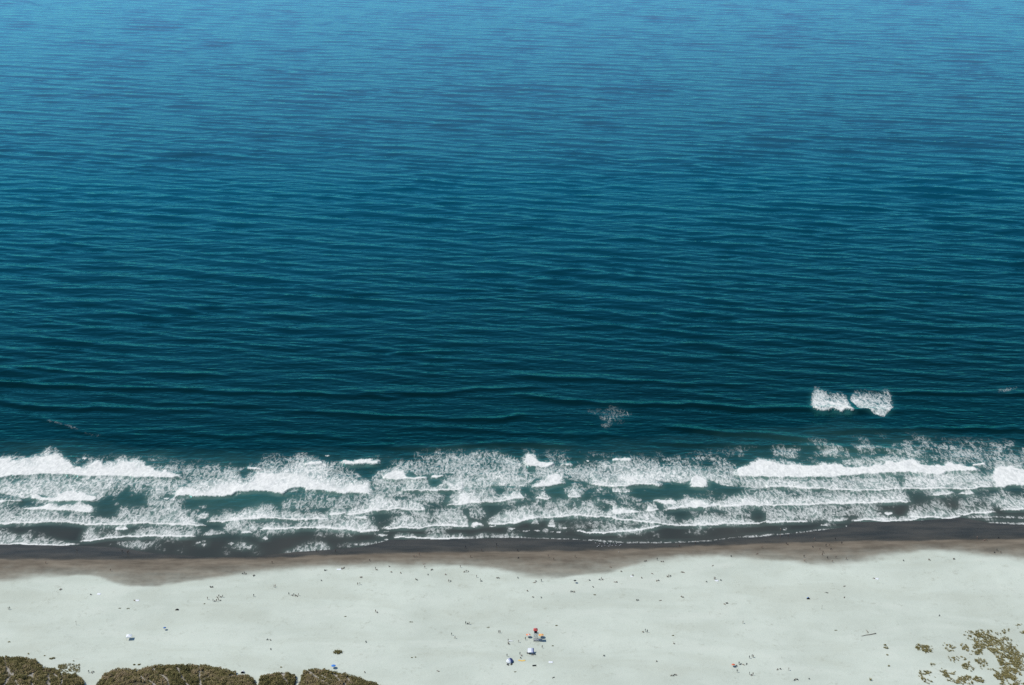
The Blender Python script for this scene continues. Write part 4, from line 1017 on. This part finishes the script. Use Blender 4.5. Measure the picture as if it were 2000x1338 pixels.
# ------------------------------------------------------------------ mesh helpers for made things
def tube_bm(bm, a, b, r, seg=6):
    a, b = Vector(a), Vector(b); d = b - a
    m = Matrix.Translation((a + b) / 2) @ d.to_track_quat('Z', 'Y').to_matrix().to_4x4()
    bmesh.ops.create_cone(bm, cap_ends=True, segments=seg, radius1=r, radius2=r * .92, depth=d.length, matrix=m)
def box_bm(bm, c, s, rot=None, bev=0.0):
    m = Matrix.Translation(c)
    if rot is not None: m = m @ rot
    r_ = bmesh.ops.create_cube(bm, size=1.0, matrix=m @ Matrix.Diagonal((*s, 1)))
def mesh_of(name, fn, mat, parent=None, smooth=False):
    bm = bmesh.new(); fn(bm); me = bpy.data.meshes.new(name); bm.to_mesh(me); bm.free()
    if smooth: me.polygons.foreach_set('use_smooth', np.full(len(me.polygons), True))
    return link(name, me, mat, parent)
M_WOODW = flat('weathered_white_paint', (0.52, 0.52, 0.49), .7, .2, 3); M_WOOD = flat('bleached_timber', (0.22, 0.19, 0.15), .9, .25, 4)
M_RED = flat('red_roof', (0.50, 0.07, 0.06), .6, .12); M_PINK = flat('faded_red_panel', (0.62, 0.24, 0.24), .6, .12); M_DK = flat('dark_shade_panel', (0.022, 0.026, 0.028), .8)
M_OR = flat('orange_cloth', (0.75, 0.20, 0.06), .8); M_ORP = flat('pale_orange_cloth', (0.78, 0.42, 0.30), .8); M_YE = flat('yellow_cloth', (0.72, 0.48, 0.12), .8)
M_WH = flat('white_cloth', (0.76, 0.77, 0.77), .8, .05); M_NAVY = flat('navy_cloth', (0.03, 0.05, 0.16), .8); M_TEAL = flat('teal_cloth', (0.03, 0.14, 0.21), .8)
M_LIL = flat('lilac_cloth', (0.42, 0.45, 0.56), .8); M_BLUE = flat('bright_blue_cloth', (0.05, 0.22, 0.60), .8); M_POLE = flat('steel_pole', (0.3, 0.3, 0.3), .4, .1, 4, .6)
M_STONE = flat('dry_wrack', (0.05, 0.045, 0.03), .95, .3)

# lifeguard tower
def tower():
    x, y, z = place(*lg(1150, 540)); t = empty('lifeguard_tower', (x, y, z))
    tag(t, 'tall pale lattice lifeguard tower with a red roof in the picture middle', 'lifeguard tower')
    b, tp, h = 1.15, 0.72, 4.6
    C = [(-1, -1), (1, -1), (1, 1), (-1, 1)]
    def at(c, f): k = b + (tp - b) * f; return Vector((c[0] * k, c[1] * k, h * f))
    for c in C: mesh_of('leg', lambda bm: tube_bm(bm, at(c, -.02), at(c, 1), .085, 8), M_WOODW, t)
    for f0, f1 in ((0.04, .36), (.36, .68), (.68, .97)):
        for i in range(4):
            a, c2 = C[i], C[(i + 1) % 4]
            mesh_of('brace', lambda bm: tube_bm(bm, at(a, f0), at(c2, f1), .05), M_WOODW, t); mesh_of('brace', lambda bm: tube_bm(bm, at(c2, f0), at(a, f1), .05), M_WOODW, t)
            mesh_of('crossbar', lambda bm: tube_bm(bm, at(a, f1), at(c2, f1), .05), M_WOODW, t)
    mesh_of('platform', lambda bm: box_bm(bm, (0, 0, h + .08), (1.9, 1.9, .16)), M_WOODW, t)
    cab = mesh_of('cabin', lambda bm: [box_bm(bm, (0, .70, h + .76), (1.5, .08, 1.2)), box_bm(bm, (-.71, .02, h + .76), (.08, 1.28, 1.2)), box_bm(bm, (.71, .02, h + .76), (.08, 1.28, 1.2)), box_bm(bm, (0, -.62, h + .45), (1.5, .06, .58))], M_DK, t)
    for sx in (-1, 1): mesh_of('window_frame', lambda bm: [box_bm(bm, (sx * .72, -.62, h + .98), (.09, .09, 1.64))], M_WOODW, cab)
    def roof(bm):
        q = [(-1.12, -1.12, h + 1.78), (1.12, -1.12, h + 1.78), (1.12, 1.12, h + 1.78), (-1.12, 1.12, h + 1.78)]
        u = [(p[0] * .42, p[1] * .42, h + 2.5) for p in q]; lo = [(p[0], p[1], p[2] - .1) for p in q]
        V = [bm.verts.new(p) for p in q + u + lo]
        for i in range(4):
            j = (i + 1) % 4; bm.faces.new((V[i], V[j], V[4 + j], V[4 + i])); bm.faces.new((V[8 + i], V[8 + j], V[j], V[i]))
        bm.faces.new(V[4:8]); bm.faces.new(V[8:12][::-1])
    rf = mesh_of('roof', roof, M_RED, t)
    mesh_of('vent_cap', lambda bm: box_bm(bm, (0, 0, h + 2.62), (.7, .7, .22)), M_PINK, rf)
    for sx in (-1, 1): mesh_of('roof_post', lambda bm: box_bm(bm, (sx * .70, .66, h + 1.55), (.1, .1, .5)), M_WOODW, t)
    lad = mesh_of('ladder', lambda bm: [tube_bm(bm, (s_ * .25, -2.0, .02), (s_ * .25, -.95, h + .1), .04) for s_ in (-1, 1)], M_WOODW, t)
    for k in range(12):
        f = (k + .5) / 12; mesh_of('rung', lambda bm: tube_bm(bm, (-.25, -2.0 + 1.05 * f, (h + .1) * f), (.25, -2.0 + 1.05 * f, (h + .1) * f), .025), M_WOODW, lad)
    # low boarded steps and railing to the right of the foot
    mesh_of('base_deck', lambda bm: box_bm(bm, (1.2, -.1, .42), (4.6, 1.7, .10)), M_WOODW, t)
    for k in range(6): mesh_of('deck_post', lambda bm: [box_bm(bm, (-1.0 + k * .88, s_ * .72 - .1, .55), (.1, .1, 1.1)) for s_ in (-1, 1)], M_WOODW, t)
    mesh_of('railing', lambda bm: [tube_bm(bm, (-1.0, s_ * .72 - .1, 1.08), (3.4, s_ * .72 - .1, 1.08), .045) for s_ in (-1, 1)], M_WOODW, t)
tower()

def parasol(px, py, mats, label, rad=1.1, h=1.75, tilt=0.12):
    x, y, z = place(px, py); t = empty('parasol', (x, y, z)); tag(t, label, 'parasol', 'parasols on the sand')
    top = Vector((tilt * .6, -tilt, h + .35))
    ring = [Vector((math.cos(a) * rad + tilt, math.sin(a) * rad, h - math.sin(a) * tilt * 1.2 - .05 * (i % 2))) for i, a in enumerate([k * math.pi / 8 for k in range(16)])]
    for k in range(8):
        def gore(bm):
            p0, p1, p2 = ring[2 * k], ring[2 * k + 1], ring[(2 * k + 2) % 16]
            dz = Vector((0, 0, .12)); m0 = (p0 + top) / 2 + dz; m1 = (p1 + top) / 2 + dz * .8; m2 = (p2 + top) / 2 + dz
            V = [bm.verts.new(p) for p in (p0, p1, p2, m0, m1, m2, top, p0 - Vector((0, 0, .14)), p1 - Vector((0, 0, .14)), p2 - Vector((0, 0, .14)))]
            for f in ((0, 1, 4, 3), (1, 2, 5, 4), (3, 4, 6), (4, 5, 6), (7, 8, 1, 0), (8, 9, 2, 1)): bm.faces.new([V[i] for i in f])
        mesh_of('canopy_panel', gore, mats[k % len(mats)], t)
    mesh_of('pole', lambda bm: tube_bm(bm, (0, 0, -.1), top + Vector((0, 0, .1)), .03), M_POLE, t)
parasol(*lg(955, 462), [M_OR, M_ORP, M_WH, M_OR], 'orange and pale pink parasol left of the lifeguard tower', 1.15, 1.6)
parasol(*lg(1290, 468), [M_OR, M_YE, M_ORP, M_YE], 'orange and yellow parasol right of the lifeguard tower', 1.35, 1.6)
parasol(*reg(1, 1273, 911), [M_BLUE, M_NAVY], 'small blue parasol alone above right of the white canopy', .8, 1.4)
parasol(*reg(2, 598, 1206), [M_BLUE], 'bright blue parasol behind the crest of the tapering dune', 1.15, 1.5)
parasol(*reg(3, 1708, 1195), [M_OR, M_RED], 'small orange parasol beside people at the lower right', .9, 1.3)
parasol(*reg(3, 485, 548), [M_DK], 'small dark parasol under the middle damp bay', .8, 1.6)

def dome_tent(px, py, mats, label, sx, sy, h, rz=0.0):
    x, y, z = place(px, py); t = empty('beach_tent', (x, y, z), rz); tag(t, label, 'tent', 'beach tents')
    n = len(mats)
    for k in range(n):
        def lune(bm):
            g = []
            for i in range(3):
                a = math.pi * (k + i / 2) / n
                g.append([bm.verts.new((-math.cos(a) * sx * math.cos(e) * 1.0, sy * math.sin(e) - sy * .5, math.sin(a) * h * (math.cos(e) ** .6))) for e in [math.pi / 2 * j / 5 * .97 for j in range(6)]])
            for i in range(2):
                for j in range(5): bm.faces.new((g[i][j], g[i + 1][j], g[i + 1][j + 1], g[i][j + 1]))
        o = mesh_of('fabric_panel', lune, mats[k], t, True); md = o.modifiers.new('thick', 'SOLIDIFY'); md.thickness = .02
    mesh_of('ground_sheet', lambda bm: box_bm(bm, (0, -.05, .03), (sx * 1.8, sy * .9, .04)), M_DK, t)
    def arch(bm):
        p = [Vector((-math.cos(a) * sx, -sy * .5, math.sin(a) * h)) for a in [math.pi * i / 10 for i in range(11)]]
        for a, b in zip(p[:-1], p[1:]): tube_bm(bm, a, b, .025)
    mesh_of('arch_pole', arch, M_POLE, t)
dome_tent(*lg(490, 1120), [M_WH, M_WH, M_LIL, M_NAVY, M_NAVY, M_TEAL][::-1], 'striped white, navy and teal beach tent left below the tower', 1.9, 2.6, 1.8, math.pi + .35)
dome_tent(*reg(4, 310, 670), [M_NAVY, M_BLUE, M_NAVY, M_NAVY], 'small navy beach tent on open sand in the right half', .9, 1.3, 1.1)
dome_tent(*reg(1, 1878, 1241), [M_WH, M_WH, M_WH], 'small white tent behind the crest of the long dune', 1.0, 1.6, 1.3)
dome_tent(*reg(1, 1370, 756), [M_DK, M_STONE, M_DK], 'low dark tent on open sand above the white canopy', 1.0, 1.2, .8)

def canopy(px, py, label):
    x, y, z = place(px, py); t = empty('canopy', (x, y, z), .1); tag(t, label, 'canopy'); w_, h, r_ = 1.35, 2.0, 2.75
    for sx in (-1, 1):
        for sy in (-1, 1): mesh_of('leg', lambda bm: tube_bm(bm, (sx * w_, sy * w_, -.05), (sx * w_, sy * w_, h), .035), M_POLE, t)
    q = [(-w_, -w_, h), (w_, -w_, h), (w_, w_, h), (-w_, w_, h)]
    for i in range(4):
        a, b = Vector(q[i]), Vector(q[(i + 1) % 4])
        def pan(bm):
            V = [bm.verts.new(p) for p in (a - Vector((0, 0, .22)), b - Vector((0, 0, .22)), b, a, (0, 0, r_))]
            bm.faces.new((V[0], V[1], V[2], V[3])); bm.faces.new((V[3], V[2], V[4]))
        mesh_of('roof_panel', pan, M_WH, t)
canopy(*reg(1, 1000, 982), 'white square sun canopy with a dark shadow, left part of the beach')

def sun_sail():
    x, y, z = place(*lg(1030, 880)); t = empty('sun_sail', (x, y, z)); tag(t, 'white and lilac sun sail on poles below the lifeguard tower', 'sun sail')
    def sheet(x0, x1):
        def fn(bm):
            g = [[bm.verts.new((x0 + (x1 - x0) * i / 4, -1.2 + 2.6 * j / 5, 1.15 + 1.0 * j / 5 - .22 * math.sin(math.pi * j / 5) + .12 * math.sin(math.pi * (x0 + (x1 - x0) * i / 4 + 1.6) / 3.2))) for j in range(6)] for i in range(5)]
            for i in range(4):
                for j in range(5): bm.faces.new((g[i][j], g[i + 1][j], g[i + 1][j + 1], g[i][j + 1]))
        return fn
    mesh_of('white_sheet', sheet(-1.7, .2), M_WH, t, True); mesh_of('lilac_sheet', sheet(.2, 1.0), M_LIL, t, True); mesh_of('dark_sheet', sheet(1.0, 1.5), M_NAVY, t, True)
    for px_, py_, h in ((-1.7, -1.2, 1.2), (1.5, -1.2, 1.2), (-1.7, 1.4, 2.2), (1.5, 1.4, 2.2)): mesh_of('pole', lambda bm: tube_bm(bm, (px_, py_, -.1), (px_, py_, h), .03), M_POLE, t)
    for px_, py_, h in ((-1.7, -1.2, 1.15), (1.5, -1.2, 1.15)): mesh_of('guy_line', lambda bm: tube_bm(bm, (px_, py_, h), (px_ * 1.5, py_ - 1.2, 0), .012), M_POLE, t)
sun_sail()

def windbreak(px, py, length, rz, label, mat=M_DK):
    x, y, z = place(px, py); t = empty('windbreak', (x, y, z), rz); tag(t, label, 'windbreak', 'windbreaks')
    n = 4
    for k in range(n + 1): mesh_of('stake', lambda bm: tube_bm(bm, (-length / 2 + length * k / n, 0, -.1), (-length / 2 + length * k / n, 0, .95), .02), M_POLE, t)
    for k in range(n):
        def pan(bm):
            a, b = -length / 2 + length * k / n, -length / 2 + length * (k + 1) / n
            g = [[bm.verts.new((a + (b - a) * i / 3, .07 * math.sin(math.pi * i / 3), zz_)) for zz_ in (.06, .85)] for i in range(4)]
            for i in range(3): bm.faces.new((g[i][0], g[i + 1][0], g[i + 1][1], g[i][1]))
        o = mesh_of('cloth_panel', pan, mat, t); o.modifiers.new('thick', 'SOLIDIFY').thickness = .015
windbreak(*lg(1120, 1222), 2.0, .1, 'dark windbreak on sand below the sun sail')
windbreak(*lg(965, 895), 1.7, -.1, 'dark windbreak just left of the sun sail')

def towel(px, py, w_, l_, rz, mat, label):
    x, y, z = place(px, py)
    def fn(bm):
        nx, ny = 5, 9
        top = [[bm.verts.new((-w_ / 2 + w_ * i / (nx - 1) + random.uniform(-.02, .02), -l_ / 2 + l_ * j / (ny - 1) + random.uniform(-.02, .02), .05 + random.uniform(-.015, .03))) for j in range(ny)] for i in range(nx)]
        for i in range(nx - 1):
            for j in range(ny - 1): bm.faces.new((top[i][j], top[i + 1][j], top[i + 1][j + 1], top[i][j + 1]))
    o = mesh_of('towel', fn, mat, None, True); o.location = (x, y, z); o.rotation_euler = (0, 0, rz); o.modifiers.new('thick', 'SOLIDIFY').thickness = .02
    tag(o, label, 'towel', 'towels and mats on the sand')
towel(*reg(1, 765, 634), 1.6, 2.0, 1.4, M_WH, 'leftmost white towel, on pale sand under the first bay')
towel(*reg(1, 1062, 684), 1.5, 2.0, 1.5, M_WH, 'second white towel from the left')
towel(*reg(2, 642, 444), 1.3, 2.6, 1.55, M_WH, 'long white towel on the damp edge, left half')
towel(*reg(3, 1582, 531), 1.4, 2.0, 1.3, M_WH, 'white towel beside two standing people on the pale bulge')
towel(*reg(3, 300, 1161), 1.5, 2.2, 1.5, M_WH, 'white towel alone below right of the tower')
towel(*reg(4, 842, 516), 1.5, 2.0, 1.2, M_WH, 'white towel in the right half near the damp cove')
towel(*lg(745, 1073), 1.0, 1.9, 1.2, M_YE, 'left of two yellow towels below the tower'); towel(*lg(835, 1075), 1.1, 2.0, 1.8, M_YE, 'right of two yellow towels below the tower')
towel(*reg(3, 925, 497), 1.0, 1.6, 1.2, M_WH, 'small pale towel beside a dark sitter, right of the bay')
towel(*lg(430, 1182), .9, 1.7, .6, M_DK, 'left of two dark mats in front of the striped tent'); towel(*lg(522, 1174), .9, 1.5, -.6, M_STONE, 'right of two dark mats in front of the striped tent')

# white rescue board left of the tower
def board():
    x, y, z = place(*lg(500, 560))
    def fn(bm):
        r_ = bmesh.ops.create_uvsphere(bm, u_segments=16, v_segments=8, radius=1.0)
        for v in r_['verts']:
            k = 1 - .25 * max(0, v.co.x) ** 2
            v.co = Vector((v.co.x * 1.5, v.co.y * .3 * k, v.co.z * .07 + .09 + .05 * max(0, v.co.x) ** 3))
    o = mesh_of('rescue_board', fn, M_WH, None, True); o.location = (x, y, z); o.rotation_euler = (0, 0, -.1); tag(o, 'white rescue board lying on the sand left of the tower', 'board')
board()

def post(px, py, h, label):
    x, y, z = place(px, py); t = empty('marker_post', (x, y, z)); tag(t, label, 'post', 'thin posts in the sand')
    mesh_of('shaft', lambda bm: tube_bm(bm, (0, 0, -.2), (.06, 0, h), .06, 8), M_WOOD, t); mesh_of('cross_piece', lambda bm: box_bm(bm, (.06, -.09, h - .18), (.5, .06, .14)), M_WOOD, t)
post(*reg(1, 590, 874), 2.6, 'thin upright post on open sand left of the white canopy'); post(*reg(4, 415, 750), 2.2, 'thin upright post on open sand below the navy tent')

def log(px0, py0, px1, py1, r, label):
    a, b = Vector(place(px0, py0)), Vector(place(px1, py1)); d = b - a; n = 7
    def fn(bm):
        rings = []
        for i in range(n):
            f = i / (n - 1); c = d * f + Vector((0, 0, r * .7)) + Vector((random.uniform(-1, 1), random.uniform(-1, 1), 0)) * r * .8; k = r * (1 - .65 * f)
            s_ = d.cross(Vector((0, 0, 1))).normalized()
            rings.append([bm.verts.new(c + s_ * math.cos(q * math.pi / 4) * k + Vector((0, 0, 1)) * math.sin(q * math.pi / 4) * k) for q in range(8)])
        for i in range(n - 1):
            for q in range(8): bm.faces.new((rings[i][q], rings[i][(q + 1) % 8], rings[i + 1][(q + 1) % 8], rings[i + 1][q]))
        bm.faces.new(rings[0][::-1]); bm.faces.new(rings[-1])
    o = mesh_of('driftwood_log', fn, M_WOOD, None, True); o.location = a; tag(o, label, 'driftwood', 'driftwood lying on the sand')
log(*reg(4, 832, 940), *reg(4, 725, 962), .28, 'long driftwood log, lower arm of the V at the right')
log(*reg(4, 776, 936), *reg(4, 757, 910), .22, 'short driftwood log, upper arm of the V at the right')

def wrack(px, py, w_, label):
    x, y, z = place(px, py); n = 26
    a = rng.uniform(0, 6.283, n); r_ = np.sqrt(rng.random(n)) * w_ / 2
    V, F, T = leaf_cloud(np.cos(a) * r_, np.sin(a) * r_ * .6, np.zeros(n), np.full(n, .16), np.full(n, .12), np.full(n, .3), 8, random.randrange(9999))
    me = fast_mesh('wrack_clump', V, F, False); set_attr(me, 'tint', T); o = link('wrack_clump', me, M_SCRUB); o.location = (x, y, z)
    tag(o, label, 'seaweed clump', 'dried wrack on the sand')
for (k, u, v), w_, lab in [((2,1795,893),1.6,'faint flat wrack clump on open sand left of the tower'),((2,1200,851),2.0,'faint wrack clump in the left middle of the open sand'),((2,690,808),1.2,'tiny wrack speck in the left half of the open sand'),
  ((3,345,878),1.4,'faint wrack clump up-right of the lifeguard tower'),((3,315,1035),1.2,'faint wrack clump right of the lifeguard tower foot'),((3,1245,955),1.5,'faint wrack clump right of the three standing beyond the tower'),
  ((3,640,640),1.6,'faint wrack streak below right of the dark parasol'),((3,25,1236),1.3,'faint wrack clump below the striped tent'),((4,525,915),1.4,'faint wrack clump left of the driftwood V'),((1,925,745),1.4,'left wrack speck under the second white towel'),((1,990,747),2.0,'right wrack streak under the second white towel'),
  ((1,1580,710),1.0,'tiny wrack speck below the big group')]:
    wrack(*reg(k, u, v), w_, lab)

# ------------------------------------------------------------------ gulls
M_GULLW = flat('gull_white', (0.75, 0.75, 0.74), .8, .05); M_GULLG = flat('gull_grey', (0.25, 0.27, 0.29), .8); M_BEAK = flat('gull_yellow', (0.6, 0.35, 0.05), .6)
def gull_parts():
    def body(bm):
        prof = [(-.30, .01, .20), (-.22, .045, .20), (-.08, .085, .20), (.06, .09, .21), (.15, .065, .25), (.20, .048, .31), (.25, .05, .335), (.29, .03, .335), (.31, .008, .33)]
        rings = [[bm.verts.new((x, math.cos(q * math.pi / 4) * r, z + math.sin(q * math.pi / 4) * r)) for q in range(8)] for x, r, z in prof]
        for a, b in zip(rings[:-1], rings[1:]):
            for q in range(8): bm.faces.new((a[q], a[(q + 1) % 8], b[(q + 1) % 8], b[q]))
        bm.faces.new(rings[0][::-1]); bm.faces.new(rings[-1])
    def wing(s_):
        def fn(bm):
            V = [bm.verts.new(p) for p in ((.12, s_ * .075, .25), (.02, s_ * .10, .27), (-.16, s_ * .085, .25), (-.42, s_ * .02, .21), (-.16, s_ * .09, .18), (.04, s_ * .105, .18))]; bm.faces.new(V)
        return fn
    return body, wing
def gull(px, py, label, group='gulls on the wet sand'):
    x, y, z = place(px, py); t = empty('gull', (x, y, max(z, .03)), random.uniform(0, 6.28)); t.scale = (1.35, 1.35, 1.35)
    tag(t, label, 'gull', group)
    for nm, me in GULL:
        o = bpy.data.objects.new(nm, me); COL.objects.link(o); o.parent = t
GULL = []
_b, _w2 = gull_parts()
for nm, fn, mt in (('body', _b, M_GULLW), ('wing', _w2(1), M_GULLG), ('wing', _w2(-1), M_GULLG), ('beak', lambda bm: tube_bm(bm, (.30, 0, .33), (.37, 0, .315), .014), M_BEAK),
                   ('leg', lambda bm: tube_bm(bm, (.02, .04, 0), (.02, .04, .14), .012), M_BEAK), ('leg', lambda bm: tube_bm(bm, (.02, -.04, 0), (.02, -.04, .14), .012), M_BEAK)):
    o = mesh_of(nm, fn, mt); GULL.append((nm, o.data)); bpy.data.objects.remove(o)
for i, (u, v) in enumerate([(645,243),(668,262),(678,250),(695,268),(712,240),(718,262),(715,250),(738,246),(757,258),(762,244),(775,262),(790,252),(802,262),(807,248),(832,262),(840,256),(660,270),(748,268)]):
    gull(*reg(3, u, v), 'small white gull in the flock on dark wet sand, right of the middle', 'flock of gulls at the waterline')
gull(*reg(3, 825, 313), 'single large white gull on damp sand below the flock');
